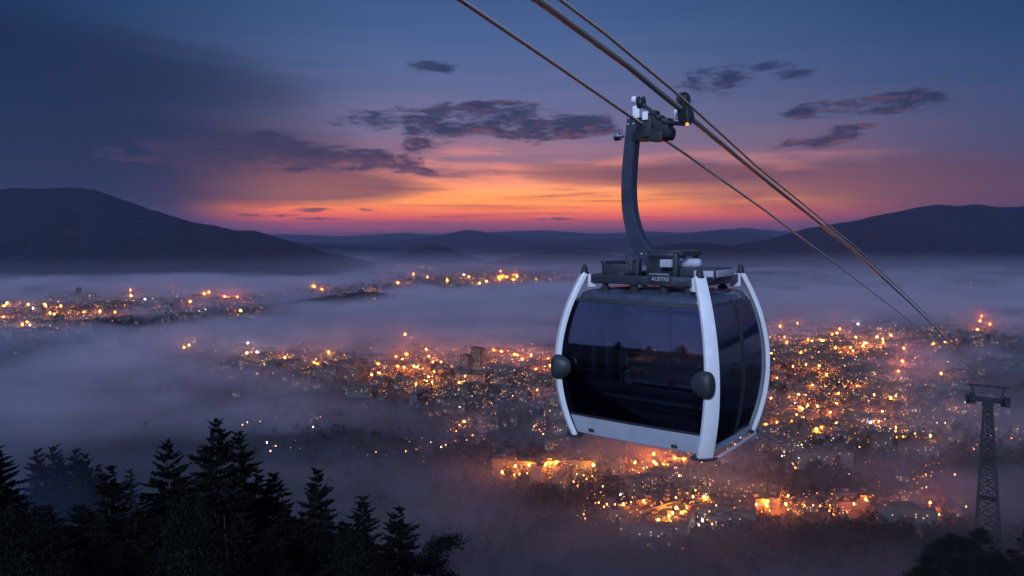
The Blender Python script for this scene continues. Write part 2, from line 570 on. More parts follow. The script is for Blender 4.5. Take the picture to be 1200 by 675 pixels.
amt = G.m('MULTIPLY', G.m('MULTIPLY', amt, wisp), G.smooth(gy, 3000, 5800, 1.0, 0.32))
# the bank thins out towards its outer edges
edge = G.m('MULTIPLY', G.m('MULTIPLY', G.smooth(gx, -5500, -4300), G.smooth(gx, 5500, 4300)), G.m('MULTIPLY', G.smooth(gy, 390, 640), G.smooth(gy, 8500, 6800)))
thin = G.m('MULTIPLY', G.m('MULTIPLY', G.smooth(zrel, 165.0, 20.0), G.smooth(gy, 3200, 5600)), 0.055)
G.put(vc.inputs['Density'], G.m('MULTIPLY', G.m('ADD', G.m('MULTIPLY', vert, amt), thin), edge))
sm_n = G.n('GeometryNodeSetMaterial')
sm_n.inputs['Material'].default_value = M_fog
G.put(sm_n.inputs['Geometry'], vc.outputs[0])
G.put(gout.inputs[0], sm_n.outputs[0])
mod = fog.modifiers.new('fog_field', 'NODES')
mod.node_group = gt

# thin mist clinging to the near hillside
M_mist = volume_mat('mist_air', (0.34, 0.52, 0.92), 0.0060, 0.0, 'density')
mist_vol = bpy.data.volumes.new('mist')
mist = bpy.data.objects.new('mist', mist_vol)
COL.objects.link(mist)
kind(mist, 'stuff')
mist_vol.materials.append(M_mist)
mt_ = bpy.data.node_groups.new('mist_field', 'GeometryNodeTree')
mt_.interface.new_socket('Geometry', in_out='INPUT', socket_type='NodeSocketGeometry')
mt_.interface.new_socket('Geometry', in_out='OUTPUT', socket_type='NodeSocketGeometry')
K = NT(mt_)
mout = K.n('NodeGroupOutput')
mvc = K.n('GeometryNodeVolumeCube')
mvc.inputs['Min'].default_value = (-170, 78, -270)
mvc.inputs['Max'].default_value = (330, 430, -14)
mvc.inputs['Resolution X'].default_value = 70
mvc.inputs['Resolution Y'].default_value = 60
mvc.inputs['Resolution Z'].default_value = 64
mpos = K.n('GeometryNodeInputPosition').outputs[0]
mx, my, mz = K.sep(mpos)
mn = K.noise(K.vm('MULTIPLY', mpos, (1 / 60.0, 1 / 60.0, 1 / 28.0)), 1.0, 3.0, 0.55, 0.5)
mh = K.m('ADD', K.m('ADD', mz, K.m('MULTIPLY', my, 0.62)), 5.0)
md = K.m('MULTIPLY', K.smooth(mh, K.m('ADD', 8.0, K.m('MULTIPLY', mn, 68.0)), 4.0), K.smooth(mn, 0.30, 0.72, 0.15, 1.5))
left_more = K.m('ADD', 0.14, K.m('MULTIPLY', K.smooth(mx, 0, -60), 1.3))
me_ = K.m('MULTIPLY', K.m('MULTIPLY', K.smooth(mx, -168, -120), K.smooth(mx, 328, 280)), K.m('MULTIPLY', K.smooth(my, 80, 112), K.smooth(my, 428, 340)))
K.put(mvc.inputs['Density'], K.m('MULTIPLY', K.m('MULTIPLY', md, left_more), me_))
msm = K.n('GeometryNodeSetMaterial')
msm.inputs['Material'].default_value = M_mist
K.put(msm.inputs['Geometry'], mvc.outputs[0])
K.put(mout.inputs[0], msm.outputs[0])
mist.modifiers.new('mist_field', 'NODES').node_group = mt_


# ------------------------------------------------------------------ the lit city in the valley
ICO = bmesh.new()
bmesh.ops.create_icosphere(ICO, subdivisions=1, radius=1.0)
ICO_V = np.array([v.co[:] for v in ICO.verts])
ICO_F = [tuple(v.index for v in f.verts) for f in ICO.faces]
ICO.free()

ORANGE, AMBER, YELLOW, WHITE, RED = (1.0, 0.27, 0.035), (1.0, 0.36, 0.07), (1.0, 0.52, 0.16), (0.85, 0.92, 1.0), (1.0, 0.13, 0.03)
# place in view, spread, number of small lights, number of street lamps, number of strong lamps added for the fog glow, palette
DIST = [
    ('west', 60, 368, 70, 16, 260, 16, 6, 'o'), ('west', 150, 358, 70, 14, 180, 10, 4, 'o'), ('west', 30, 385, 40, 8, 90, 6, 2, 'o'), ('west', 250, 355, 50, 12, 90, 6, 2, 'o'),
    ('west', 215, 365, 14, 6, 40, 3, 1, 'o'), ('west', 280, 362, 14, 10, 40, 3, 1, 'r'),
    ('middle', 240, 412, 50, 6, 60, 6, 1, 'w'), ('middle', 330, 430, 50, 9, 130, 8, 2, 'w'), ('middle', 390, 430, 50, 12, 200, 10, 3, 'o'),
    ('middle', 500, 440, 50, 18, 420, 26, 9, 'o'), ('middle', 560, 425, 50, 14, 330, 18, 5, 'o'), ('middle', 610, 435, 45, 16, 260, 14, 4, 'o'), ('middle', 640, 460, 22, 16, 130, 8, 3, 'o'),
    ('middle', 545, 470, 30, 20, 70, 5, 1, 'o'), ('middle', 555, 520, 18, 12, 30, 4, 1, 'o'), ('middle', 520, 530, 24, 8, 14, 3, 0, 'o'),
    ('far', 480, 315, 26, 5, 90, 4, 0, 'r'), ('far', 560, 331, 46, 4, 240, 10, 8, 'o'), ('far', 610, 325, 44, 6, 180, 6, 3, 'r'), ('far', 420, 345, 40, 6, 90, 8, 2, 'o'), ('far', 530, 310, 30, 4, 60, 2, 0, 'r'),
    ('far', 375, 340, 20, 3, 30, 2, 0, 'r'),
    ('east', 920, 400, 50, 14, 320, 14, 5, 'o'), ('east', 970, 412, 36, 10, 260, 14, 7, 'o'), ('east', 1020, 405, 36, 14, 210, 12, 5, 'o'), ('east', 920, 425, 24, 8, 110, 8, 3, 'o'),
    ('east', 1000, 440, 50, 20, 280, 14, 3, 'o'), ('east', 1045, 470, 16, 34, 170, 12, 4, 'o'), ('east', 960, 470, 50, 18, 260, 12, 3, 'o'), ('east', 1060, 430, 20, 30, 90, 6, 1, 'o'),
    ('east', 1140, 398, 40, 14, 110, 8, 4, 'r'), ('east', 1150, 350, 26, 10, 18, 1, 0, 'r'), ('east', 1095, 400, 30, 10, 40, 2, 0, 'o'), ('east', 900, 370, 30, 14, 50, 2, 0, 'o'),
    ('east', 940, 492, 46, 6, 150, 12, 5, 'o'), ('east', 950, 514, 36, 6, 120, 12, 5, 'o'), ('east', 1020, 505, 36, 14, 120, 8, 2, 'o'), ('east', 1090, 490, 50, 14, 90, 8, 1, 'w'), ('east', 1170, 525, 30, 10, 30, 4, 0, 'r'),
    ('east', 920, 530, 40, 12, 50, 5, 0, 'w'), ('east', 1000, 520, 60, 14, 70, 5, 0, 'w'), ('east', 745, 420, 80, 20, 120, 6, 2, 'o'), ('east', 760, 480, 60, 20, 80, 6, 0, 'o'),
    ('lower', 640, 560, 26, 5, 40, 8, 3, 'o'), ('lower', 690, 572, 16, 6, 20, 4, 0, 'o'), ('lower', 780, 562, 24, 9, 70, 12, 4, 'o'), ('lower', 765, 590, 22, 10, 60, 8, 1, 'o'),
    ('lower', 830, 570, 30, 24, 60, 6, 0, 'w'), ('lower', 790, 618, 34, 9, 110, 22, 5, 'o'), ('lower', 745, 612, 14, 10, 24, 5, 1, 'o'), ('lower', 690, 610, 26, 6, 20, 4, 0, 'o'), ('lower', 840, 610, 24, 8, 40, 7, 0, 'w'),
    ('lower', 940, 600, 60, 6, 50, 8, 1, 'o'), ('lower', 1040, 606, 50, 7, 60, 9, 1, 'r'), ('lower', 900, 606, 12, 5, 10, 3, 2, 'o'), ('lower', 1080, 570, 40, 14, 30, 4, 0, 'o'), ('lower', 1000, 555, 80, 12, 30, 4, 0, 'o'),
    ('lower', 310, 500, 40, 6, 14, 3, 0, 'w'), ('lower', 380, 535, 40, 6, 7, 2, 0, 'w'), ('lower', 480, 545, 30, 12, 10, 3, 0, 'o'), ('lower', 630, 500, 40, 16, 40, 4, 0, 'o')]
# streets: rows of lamps
STREETS = [('lower', [(770, 634), (790, 618), (812, 603), (832, 592)], 16, 3), ('lower', [(790, 606), (820, 596), (833, 588)], 8, 1), ('lower', [(890, 596), (930, 602), (970, 602), (1000, 605)], 11, 0),
           ('lower', [(1010, 606), (1060, 612), (1110, 614)], 10, 1), ('lower', [(742, 628), (780, 632), (815, 626), (850, 612), (870, 602)], 14, 0), ('middle', [(484, 462), (520, 452), (570, 452), (600, 456)], 18, 2),
           ('middle', [(575, 436), (590, 424), (602, 412)], 10, 1), ('east', [(925, 512), (950, 520), (985, 515)], 12, 2), ('east', [(1010, 415), (1030, 402), (1028, 388)], 12, 2), ('east', [(915, 402), (960, 418), (1000, 416), (1040, 412)], 18, 2),
           ('east', [(1050, 520), (1052, 490), (1048, 460), (1050, 440)], 14, 2), ('west', [(0, 378), (50, 372), (110, 378)], 14, 2), ('west', [(25, 388), (60, 386)], 8, 1), ('west', [(60, 376), (100, 366), (140, 360)], 10, 1),
           ('east', [(900, 415), (960, 400), (1050, 392)], 16, 0), ('east', [(925, 440), (1000, 430), (1065, 436)], 16, 1), ('east', [(905, 455), (980, 462), (1065, 455)], 16, 1), ('east', [(980, 395), (992, 450), (975, 520)], 18, 1), ('east', [(900, 480), (960, 485), (1045, 478)], 16, 1),
           ('middle', [(430, 452), (480, 440), (540, 432), (650, 428)], 20, 1), ('middle', [(470, 425), (560, 415), (645, 420)], 16, 1), ('middle', [(215, 412), (300, 425), (380, 432), (440, 440)], 18, 2), ('lower', [(600, 566), (640, 560), (700, 568)], 12, 1), ('lower', [(740, 560), (790, 570), (835, 558)], 12, 1),
           ('lower', [(700, 600), (760, 606), (832, 578)], 14, 0), ('west', [(0, 362), (80, 352), (180, 350), (290, 362)], 18, 2),
           ('far', [(520, 332), (560, 336), (600, 332), (630, 333)], 12, 3), ('east', [(1108, 488), (1130, 492), (1150, 487)], 8, 0)]
DNAME = {'west': 'western town under the mountain', 'middle': 'town beyond the cabin bumper', 'far': 'far settlement below the hills',
         'east': 'eastern city under the cables', 'lower': 'lower town beneath the cabin'}
PAL = {'o': [(ORANGE, 6), (AMBER, 4), (YELLOW, 2), (WHITE, 0.5)], 'w': [(AMBER, 3), (YELLOW, 3), (WHITE, 3)], 'r': [(ORANGE, 6), (RED, 2.5), (AMBER, 2)]}
COLN = {ORANGE: 'orange', AMBER: 'amber', YELLOW: 'yellow', WHITE: 'white', RED: 'red'}


def pick(pal):
    p = PAL[pal]
    r = RND.random() * sum(w for _, w in p)
    for c, w in p:
        r -= w
        if r <= 0:
            return c
    return p[0][0]


lamps, glowlights, dots = [], [], []
for (d, px, py, sx, sy, nd, nl, nf, pal) in DIST:
    cl = [(RND.gauss(px, sx * 0.75), RND.gauss(py, sy * 0.7)) for _ in range(max(3, (nd + 20) // 14))]
    for cnt, store in ((int(nd * 1.3), dots), (nl, lamps), (int(nf * 1.5), glowlights)):
        for _ in range(cnt):
            cx, cyy = RND.choice(cl)
            q = (RND.gauss(cx, 5.5), RND.gauss(cyy, 2.2)) if RND.random() < 0.72 else (RND.gauss(px, sx), RND.gauss(py, sy))
            store.append((d, q[0], max(q[1], 300), pick(pal)))
for d, pts, nl, nf in STREETS:
    seg = [math.dist(a, b) for a, b in zip(pts, pts[1:])]
    for k in range(nl * 3):
        s = (k + 0.5) / (nl * 3) * sum(seg)
        i = 0
        while i < len(seg) - 1 and s > seg[i]:
            s -= seg[i]
            i += 1
        f = s / seg[i]
        p = (pts[i][0] + (pts[i + 1][0] - pts[i][0]) * f + RND.gauss(0, 0.7), pts[i][1] + (pts[i + 1][1] - pts[i][1]) * f + RND.gauss(0, 0.5))
        (lamps if k % 3 == 0 else dots).append((d, p[0], p[1], RND.choice([ORANGE, AMBER, AMBER, YELLOW])))
        if nf and k % max(1, (nl * 3 // nf)) == 1:
            glowlights.append((d, p[0], p[1], RND.choice([AMBER, YELLOW])))
glowlights += [('lower', 788, 624, YELLOW), ('lower', 784, 628, YELLOW), ('lower', 921, 612, AMBER), ('lower', 899, 609, AMBER), ('lower', 1090, 610, ORANGE), ('lower', 620, 564, AMBER), ('lower', 652, 560, AMBER), ('lower', 782, 563, AMBER),
           ('middle', 502, 453, YELLOW), ('middle', 500, 458, AMBER), ('west', 135, 372, ORANGE), ('east', 940, 518, YELLOW)]
glowlights = glowlights[:260]
lamps.sort(key=lambda l: -l[2])
dots += lamps[270:]
lamps = lamps[:270]


def bulb_mesh(name, R, hpole, mat, sides=5):
    v, f, fm = [], [], []
    for p in ICO_V:
        v.append((p[0] * R, p[1] * R, hpole + p[2] * R))
    f += ICO_F
    fm += [0] * len(ICO_F)
    if hpole:
        o = len(v)
        for zz, rr in ((-2.0, 0.16), (hpole - R * 0.9, 0.09)):
            for k in range(sides):
                v.append((rr * math.cos(k * 2 * math.pi / sides), rr * math.sin(k * 2 * math.pi / sides), zz))
        for k in range(sides):
            f.append((o + k, o + (k + 1) % sides, o + sides + (k + 1) % sides, o + sides + k))
            fm.append(1)
    me = bpy.data.meshes.new(name)
    me.from_pydata(v, [], f)
    me.materials.append(mat)
    me.materials.append(M_bark)
    me.polygons.foreach_set('material_index', np.array(fm, dtype=np.int32))
    me.update()
    return me


LAMP_L, GLOW_L = 16.0, 4600.0  # the second is for strong lamps added among the city lights so the fog glows
mesh_of = {}
for c in COLN:
    mesh_of['l', c] = bulb_mesh('street_lamp', 1.0, 9.0, glow('lamp_' + COLN[c], c, LAMP_L, 'AUTO'))
    mesh_of['f', c] = bulb_mesh('glowlight', 1.0, 19.0, glow('glowlight_' + COLN[c], c if c == WHITE else (c[0], c[1] * 0.56, c[2] * 0.04), GLOW_L * (0.25 if c == WHITE else 1.0), 'AUTO'))


def put_light(k, name, d, px, py, c, R):
    x, y, z = on_ground(px, py)
    if k == 'f' and y > 2500:
        R *= 1.5
    o = bpy.data.objects.new(name, mesh_of[k, c])
    COL.objects.link(o)
    o.location = (x, y, z)
    o.scale = (R, R, 1.0 + 0.0 * R)
    size = 'bright' if k == 'f' else 'small'
    tag(o, f'{size} {COLN[c]} {"glowlight" if k == "f" else "street lamp"} in the {DNAME[d]}', 'glowlight' if k == 'f' else 'street lamp',
        f'{size} {COLN[c]} lights of the {DNAME[d]}')


for d, px, py, c in glowlights:
    put_light('f', 'glowlight', d, px, py, c, RND.choice((0.3, 0.36, 0.42, 0.5, 0.62, 0.78)))
for d, px, py, c in lamps:
    put_light('l', 'street_lamp', d, px, py, c, RND.uniform(0.35, 0.75))

LEVEL = [(0.8, 0.52), (2.4, 0.36), (7.0, 0.12)]              # how strongly the small bulbs shine, and what share of them does
keys = [(c, i) for c in COLN for i in range(3)]
bulbs = {k: ([], 0) for k in keys}
for d, px, py, c in dots:
    x, y, z = on_ground(px, py)
    lv = RND.choices((0, 1, 2), [w for _, w in LEVEL])[0]
    r = RND.choice([0.3, 0.35, 0.45, 0.55, 0.8]) * (max(y, 700) / 1000.0) ** 0.6
    bulbs[c, lv][0].append(ICO_V * r + np.array((x, y, z + RND.uniform(4, 22))))
allv, allm = [], []
for i, k in enumerate(keys):
    allv += bulbs[k][0]
    allm += [i] * (len(ICO_F) * len(bulbs[k][0]))
nb = len(ICO_V)
allf = (np.array(ICO_F)[None] + (np.arange(len(allv)) * nb)[:, None, None]).reshape(-1, 3).tolist()
kind(link_mesh('city_lights', np.concatenate(allv).tolist(), allf, [glow(f'bulb_{COLN[c]}', c, LEVEL[i][0]) for c, i in keys], fmat=allm), 'stuff')

# ------------------------------------------------------------------ buildings
M_lit = [glow('lit_window_warm', (1.0, 0.55, 0.2), 0.9), glow('lit_window_pale', (1.0, 0.8, 0.5), 0.8)]


def building_mesh(kind_, w, dp, h, rng):
    v, f, fm = [], [], []

    def quad(a, b, c, d, m):
        o = len(v)
        v.extend([a, b, c, d])
        f.append((o, o + 1, o + 2, o + 3))
        fm.append(m)
    x, y = w / 2, dp / 2
    lo = -6.0
    quad((-x, -y, lo), (x, -y, lo), (x, -y, h), (-x, -y, h), 0)
    quad((x, -y, lo), (x, y, lo), (x, y, h), (x, -y, h), 0)
    quad((x, y, lo), (-x, y, lo), (-x, y, h), (x, y, h), 0)
    quad((-x, y, lo), (-x, -y, lo), (-x, -y, h), (-x, y, h), 0)
    e = 0.5
    if kind_ == 'house':
        r = h + dp * 0.42
        quad((-x - e, -y - e, h - 0.3), (x + e, -y - e, h - 0.3), (x + e, 0, r), (-x - e, 0, r), 1)
        quad((x + e, y + e, h - 0.3), (-x - e, y + e, h - 0.3), (-x - e, 0, r), (x + e, 0, r), 1)
        for s in (-x, x):
            o = len(v)
            v.extend([(s, -y, h), (s, y, h), (s, 0, r - 0.3)])
            f.append((o, o + 1, o + 2))
            fm.append(0)
    else:
        quad((-x, -y, h), (x, -y, h), (x, y, h), (-x, y, h), 1)
        for (bx, by, bw) in ((-x * 0.4, 0, min(3, x * 0.5)), (x * 0.5, 0.1 * y, min(2.2, x * 0.3))):
            b0, b1 = h, h + 2.6
            c = [(bx - bw, by - bw), (bx + bw, by - bw), (bx + bw, by + bw), (bx - bw, by + bw)]
            for i in range(4):
                p, q = c[i], c[(i + 1) % 4]
                quad((*p, b0), (*q, b0), (*q, b1), (*p, b1), 0)
            quad((*c[0], b1), (*c[1], b1), (*c[2], b1), (*c[3], b1), 1)
    rows = max(1, int(h // 3.1))
    for (ax, n, L) in (('x', max(2, int(w // 3.2)), w), ('y', max(1, int(dp // 3.4)), dp)):
        for i in range(rows):
            for k in range(n):
                if rng.random() > 0.13:
                    continue
                c = -L / 2 + (k + 0.5) * L / n
                z0 = 0.9 + i * 3.0
                m = 2 + (rng.random() < 0.35)
                if ax == 'x':
                    quad((c - 0.7, -y - 0.06, z0), (c + 0.7, -y - 0.06, z0), (c + 0.7, -y - 0.06, z0 + 1.4), (c - 0.7, -y - 0.06, z0 + 1.4), m)
                else:
                    for s in (-1, 1):
                        quad((s * (x + 0.06), c - 0.7, z0), (s * (x + 0.06), c + 0.7, z0), (s * (x + 0.06), c + 0.7, z0 + 1.4), (s * (x + 0.06), c - 0.7, z0 + 1.4), m)
    return v, f, fm


BK = {'house': [(11, 9, 6), (14, 10, 7), (10, 8, 9)], 'apartment_block': [(34, 13, 16), (48, 14, 19), (26, 14, 22)], 'tower_block': [(20, 18, 44), (24, 20, 56)]}
BMESH = {}
for k_, dims in BK.items():
    for w_, d_, h_ in dims:
        v, f, fm = building_mesh(k_, w_, d_, h_, RND)
        me = bpy.data.meshes.new(k_)
        me.from_pydata(v, [], f)
        for mt in (M_wall, M_roof, *M_lit):
            me.materials.append(mt)
        me.polygons.foreach_set('material_index', np.array(fm, dtype=np.int32))
        me.update()
        BMESH.setdefault(k_, []).append(me)
BWORD = {'house': 'house with a gabled roof', 'apartment_block': 'flat roofed apartment block with lit windows', 'tower_block': 'tall tower block with lit windows'}
spots = []
for (d, px, py, sx, sy, nd, nl, nf, pal) in DIST:
    if nd < 40:
        continue
    for _ in range(max(2, int(nd / 20))):
        spots.append((d, RND.gauss(px, sx * 0.9), max(308, RND.gauss(py, sy * 0.9))))
RND.shuffle(spots)


def put_building(d, px, py, k_, me, label=None):
    x, y, z = on_ground(px, py)
    o = bpy.data.objects.new(k_, me)
    COL.objects.link(o)
    o.location = (x, y, z)
    o.rotation_euler = (0, 0, RND.choice([0.1, 0.5, -0.35, 1.2]) + RND.uniform(-0.1, 0.1))
    tag(o, label or f'{BWORD[k_]} in the foggy {DNAME[d]}', k_.replace('_', ' '), None if label else f'{k_.replace("_", " ")}s of the {DNAME[d]}')


near_n, far_v, far_f, far_m = 0, [], [], []
for d, px, py in sorted(spots, key=lambda s: -s[2]):
    r = RND.random()
    k_ = 'house' if r < (0.7 if d == 'lower' else 0.5) else ('apartment_block' if r < 2 else 'tower_block')
    me = RND.choice(BMESH[k_])
    if near_n < 240:
        put_building(d, px, py, k_, me)
        near_n += 1
put_building('west', 92, 352, 'tower_block', BMESH['tower_block'][1], 'broad tower block standing tallest in the western town')
put_building('middle', 546, 440, 'tower_block', BMESH['tower_block'][0], 'lower of the two tower blocks left of the cabin bumper')
put_building('middle', 559, 438, 'tower_block', BMESH['tower_block'][1], 'taller of the two tower blocks left of the cabin bumper')
# the countless small roofs of the rest of the city
for (d, px, py, sx, sy, nd, nl, nf, pal) in DIST:
    for _ in range(nd // 3 if nd >= 40 else 0):
        x, y, z = on_ground(RND.gauss(px, sx * 1.1), max(306, RND.gauss(py, sy * 1.15)))
        me = RND.choice(BMESH['house'] + BMESH['house'] + BMESH['apartment_block'][:2])
        a = RND.choice([0.1, 0.5, -0.35, 1.2]) + RND.uniform(-0.1, 0.1)
        ca, sa = math.cos(a), math.sin(a)
        o = len(far_v)
        for q in me.vertices:
            c = q.co
            far_v.append((x + c.x * ca - c.y * sa, y + c.x * sa + c.y * ca, z + c.z))
        for p in me.polygons:
            far_f.append(tuple(i + o for i in p.vertices))
            far_m.append(p.material_index)
kind(link_mesh('city_roofs', far_v, far_f, [M_wall, M_roof, *M_lit], fmat=far_m), 'stuff')

# ------------------------------------------------------------------ woods in the valley, one mass
WOODS = [(540, 545, 80, 18, 420), (620, 588, 60, 8, 200), (740, 575, 30, 6, 60), (880, 560, 60, 14, 160), (1010, 535, 70, 12, 260), (960, 486, 60, 5, 160), (1150, 535, 60, 14, 220), (1150, 420, 50, 12, 160),
         (700, 650, 200, 12, 420), (960, 632, 160, 9, 420), (430, 500, 80, 16, 200), (850, 600, 30, 5, 60), (820, 622, 24, 5, 60), (930, 453, 40, 6, 140), (990, 460, 40, 8, 140), (430, 342, 40, 4, 160),
         (640, 480, 60, 10, 120), (560, 610, 100, 30, 200), (50, 400, 90, 4, 160), (150, 380, 40, 4, 80), (300, 445, 80, 6, 120), (880, 430, 30, 6, 60)]
wv, wf = [], []
WR = np.random.default_rng(5)
for px, py, sx, sy, n in WOODS:
    for _ in range(n):
        x, y, z = on_ground(RND.gauss(px, sx), max(306, RND.gauss(py, sy)))
        s = RND.uniform(3.0, 6.5) * max(1.0, (y / 1600.0) ** 0.5)
        el = RND.uniform(1.1, 1.9)
        nleaf = 46
        dd = WR.normal(size=(nleaf, 3))
        dd /= np.linalg.norm(dd, axis=1)[:, None]
        dd *= (WR.random((nleaf, 1)) ** 0.4)
        dd[:, :2] *= (1.0 - 0.45 * np.clip(dd[:, 2:], -0.3, 1))
        cpt = dd * np.array((s, s, s * el)) + np.array((x, y, z + s * el * 0.75))
        tri = cpt[:, None, :] + WR.normal(size=(nleaf, 3, 3)) * s * 0.27
        wv.append(tri.reshape(-1, 3))
wv = np.concatenate(wv)
wf = np.arange(len(wv)).reshape(-1, 3).tolist()
wv = wv.tolist()
kind(link_mesh('woodland', wv, wf, M_wood_far), 'stuff')


# ------------------------------------------------------------------ trees on the near hillside
def trunk_mesh(name, h, r0, lean=0.0, sides=7, rng=RND, knots=0):
    V, Fc = [], []
    n = 9
    for i in range(n):
        f = i / (n - 1)
        r = r0 * (1 - f) ** 0.8 + 0.015
        ox, oy = lean * h * f + 0.05 * math.sin(f * 7), 0.05 * math.cos(f * 5)
        for k in range(sides):
            a = k * 2 * math.pi / sides
            V.append((ox + r * math.cos(a), oy + r * math.sin(a), f * h - (1.2 if i == 0 else 0)))
    for i in range(n - 1):
        for k in range(sides):
            a, b = i * sides + k, i * sides + (k + 1) % sides
            Fc.append((a, b, b + sides, a + sides))
    for _ in range(knots):                                     # broken branch stubs
        f = rng.uniform(0.25, 0.97)
        a = rng.uniform(0, 6.28)
        L = rng.uniform(0.25, 0.9) * (1.1 - f)
        p = Vector((lean * h * f, 0, h * f))
        d = Vector((math.cos(a), math.sin(a), rng.uniform(-0.1, 0.5))) * L
        o = len(V)
        V += [tuple(p + Vector((0, 0, 0.04))), tuple(p - Vector((0, 0, 0.04))), tuple(p + d), tuple(p + Vector((0.04, 0.04, 0)))]
        Fc += [(o, o + 1, o + 2), (o + 1, o + 3, o + 2), (o + 3, o, o + 2)]
    me = bpy.data.meshes.new(name)
    me.from_pydata(V, [], Fc)
    me.polygons.foreach_set('use_smooth', [True] * len(me.polygons))
    return me


def conifer_crown(h, rmax, rng, gap=0.12, droop=0.35, dens=1.0, taper=0.85):
    """whorls of drooping branches, each a spine with many small pointed sprays of needles"""
    V, Fc = [], []

    def spray(p, d, L, w):
        """one spray: two thin leaf-like triangles crossing each other"""
        side = d.cross(Vector((rng.uniform(-.4, .4), rng.uniform(-.4, .4), 1))).normalized() * w
        up = side.cross(d).normalized() * w * 0.8
        tip = p + d * L
        o = len(V)
        V.extend([tuple(p - side * 0.4), tuple(p + d * L * 0.45 + side), tuple(tip), tuple(p + d * L * 0.45 - side),
                  tuple(p - up * 0.4), tuple(p + d * L * 0.5 + up), tuple(p + d * L * 0.5 - up)])
        Fc.append((o, o + 1, o + 2, o + 3))
        Fc.append((o + 4, o + 5, o + 2, o + 6))
    z = h * 0.13
    while z < h * 0.985:
        f = z / h
        prof = (1 - f) ** taper * min(1.0, 0.25 + (1 - f) * h / 3.2)
        base_l = rmax * prof * rng.uniform(0.85, 1.1) + 0.12
        nb = max(3, int((4 + 4 * prof) * dens + rng.random()))
        a0 = rng.uniform(0, 6.28)
        for k in range(nb):
            if rng.random() < gap:
                continue
            a = a0 + k * 6.283 / nb + rng.uniform(-0.3, 0.3)
            L = base_l * rng.choice((0.62, 0.8, 0.95, 1.0, 1.08, 1.22))
            out = Vector((math.cos(a), math.sin(a), 0))
            side = Vector((-math.sin(a), math.cos(a), 0))
            rise = rng.uniform(0.05, 0.25) + 0.5 * f ** 3
            p = Vector((0, 0, z + rng.uniform(-0.12, 0.12)))
            n = max(4, int(L / 0.30 * dens) + 2)
            for i in range(1, n + 1):
                s = i / n
                zz = rise * L * s - droop * L * s * s + 0.12 * L * max(0, s - 0.75) * 2
                q = p + out * (L * s) + Vector((0, 0, zz))
                wl = (0.72 * (1 - s) ** 0.7 + 0.24) * min(1.0, 0.22 + L * 0.30)
                dirn = (out + Vector((0, 0, 0.12))).normalized()
                for sg in (-1, 1):
                    d = (out * rng.uniform(0.5, 1.0) + side * sg * rng.uniform(0.7, 1.1) + Vector((0, 0, rng.uniform(-0.45, 0.1)))).normalized()
                    spray(q, d, wl * rng.uniform(0.7, 1.25), 0.11)
                d = (out * 0.5 + Vector((rng.uniform(-.2, .2), rng.uniform(-.2, .2), rng.uniform(-1.1, -0.5)))).normalized()
                spray(q, d, wl * rng.uniform(0.45, 0.85), 0.075)
                if i == n:
                    spray(q, dirn, 0.3, 0.06)
        z += (0.30 + 0.34 * prof) * (h / 17.0) ** 0.5 * rng.uniform(0.8, 1.2)
    spray(Vector((0, 0, h * 0.95)), Vector((0, 0, 1)), h * 0.03 + 0.15, 0.05)
    me = bpy.data.meshes.new('crown')
    me.from_pydata(V, [], Fc)
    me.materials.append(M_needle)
    return me


def leafy_crown(h, r, rng, n_cl, leaf, mat, z0=0.3, per=60, flat=0.6):
    """leaf clumps spread through the crown's volume, gaps between them"""
    V, Fc = [], []
    for _ in range(n_cl):
        a, f = rng.uniform(0, 6.28), rng.random() ** 0.7
        zf = z0 + (1 - z0) * f
        w = math.sin(math.pi * min(0.98, (0.22 + 0.74 * f))) ** 0.8
        rr = r * w * rng.random() ** 0.45
        c = Vector((rr * math.cos(a), rr * math.sin(a), h * zf))
        cr = r * rng.uniform(0.16, 0.34)
        for _ in range(per):
            d = Vector((rng.gauss(0, 1), rng.gauss(0, 1), rng.gauss(0, 1) * flat)) * cr * 0.55
            p = c + d
            u = Vector((rng.uniform(-1, 1), rng.uniform(-1, 1), rng.uniform(-1, 1))).normalized() * leaf * rng.uniform(0.6, 1.3)
            v = u.cross(Vector((rng.uniform(-1, 1), rng.uniform(-1, 1), rng.uniform(-1, 1)))).normalized() * leaf * 0.5
            o = len(V)
            V.extend([tuple(p - u), tuple(p + v), tuple(p + u), tuple(p - v)])
            Fc.append((o, o + 1, o + 2, o + 3))
    me = bpy.data.meshes.new('crown')
    me.from_pydata(V, [], Fc)
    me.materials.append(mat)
    return me


def tree(name, label, cat, loc, rotz, crown, trunk, scale=(1, 1, 1), group=None):
    t = thing(name, label, cat, loc, rotz, group)
    t.scale = scale
    c = bpy.data.objects.new('crown', crown)
    b = bpy.data.objects.new('trunk', trunk)
    for o in (c, b):
        COL.objects.link(o)
        o.parent = t
    return t


CH = 18.0
TR = random.Random(31)
conifers = [conifer_crown(CH, 4.2, TR, 0.10, 0.30, 1.35, 0.58), conifer_crown(CH, 3.7, TR, 0.07, 0.38, 1.4, 0.62), conifer_crown(CH, 4.6, TR, 0.18, 0.28, 1.3, 0.56),
            conifer_crown(CH, 3.2, TR, 0.10, 0.36, 1.15, 0.66)]
con_trunk = trunk_mesh('trunk', CH * 0.97, 0.24)
con_trunk.materials.append(M_bark)
leafies = [leafy_crown(10, 3.2, TR, 60, 0.085, M_leaf, 0.22, 230, 0.6), leafy_crown(10, 3.6, TR, 52, 0.095, M_leaf, 0.3, 230, 0.5)]
pine_crown = leafy_crown(10, 2.7, TR, 36, 0.08, M_needle, 0.42, 320, 0.35)
leaf_trunk = trunk_mesh('trunk', 8.6, 0.18, 0.0)
leaf_trunk.materials.append(M_bark)

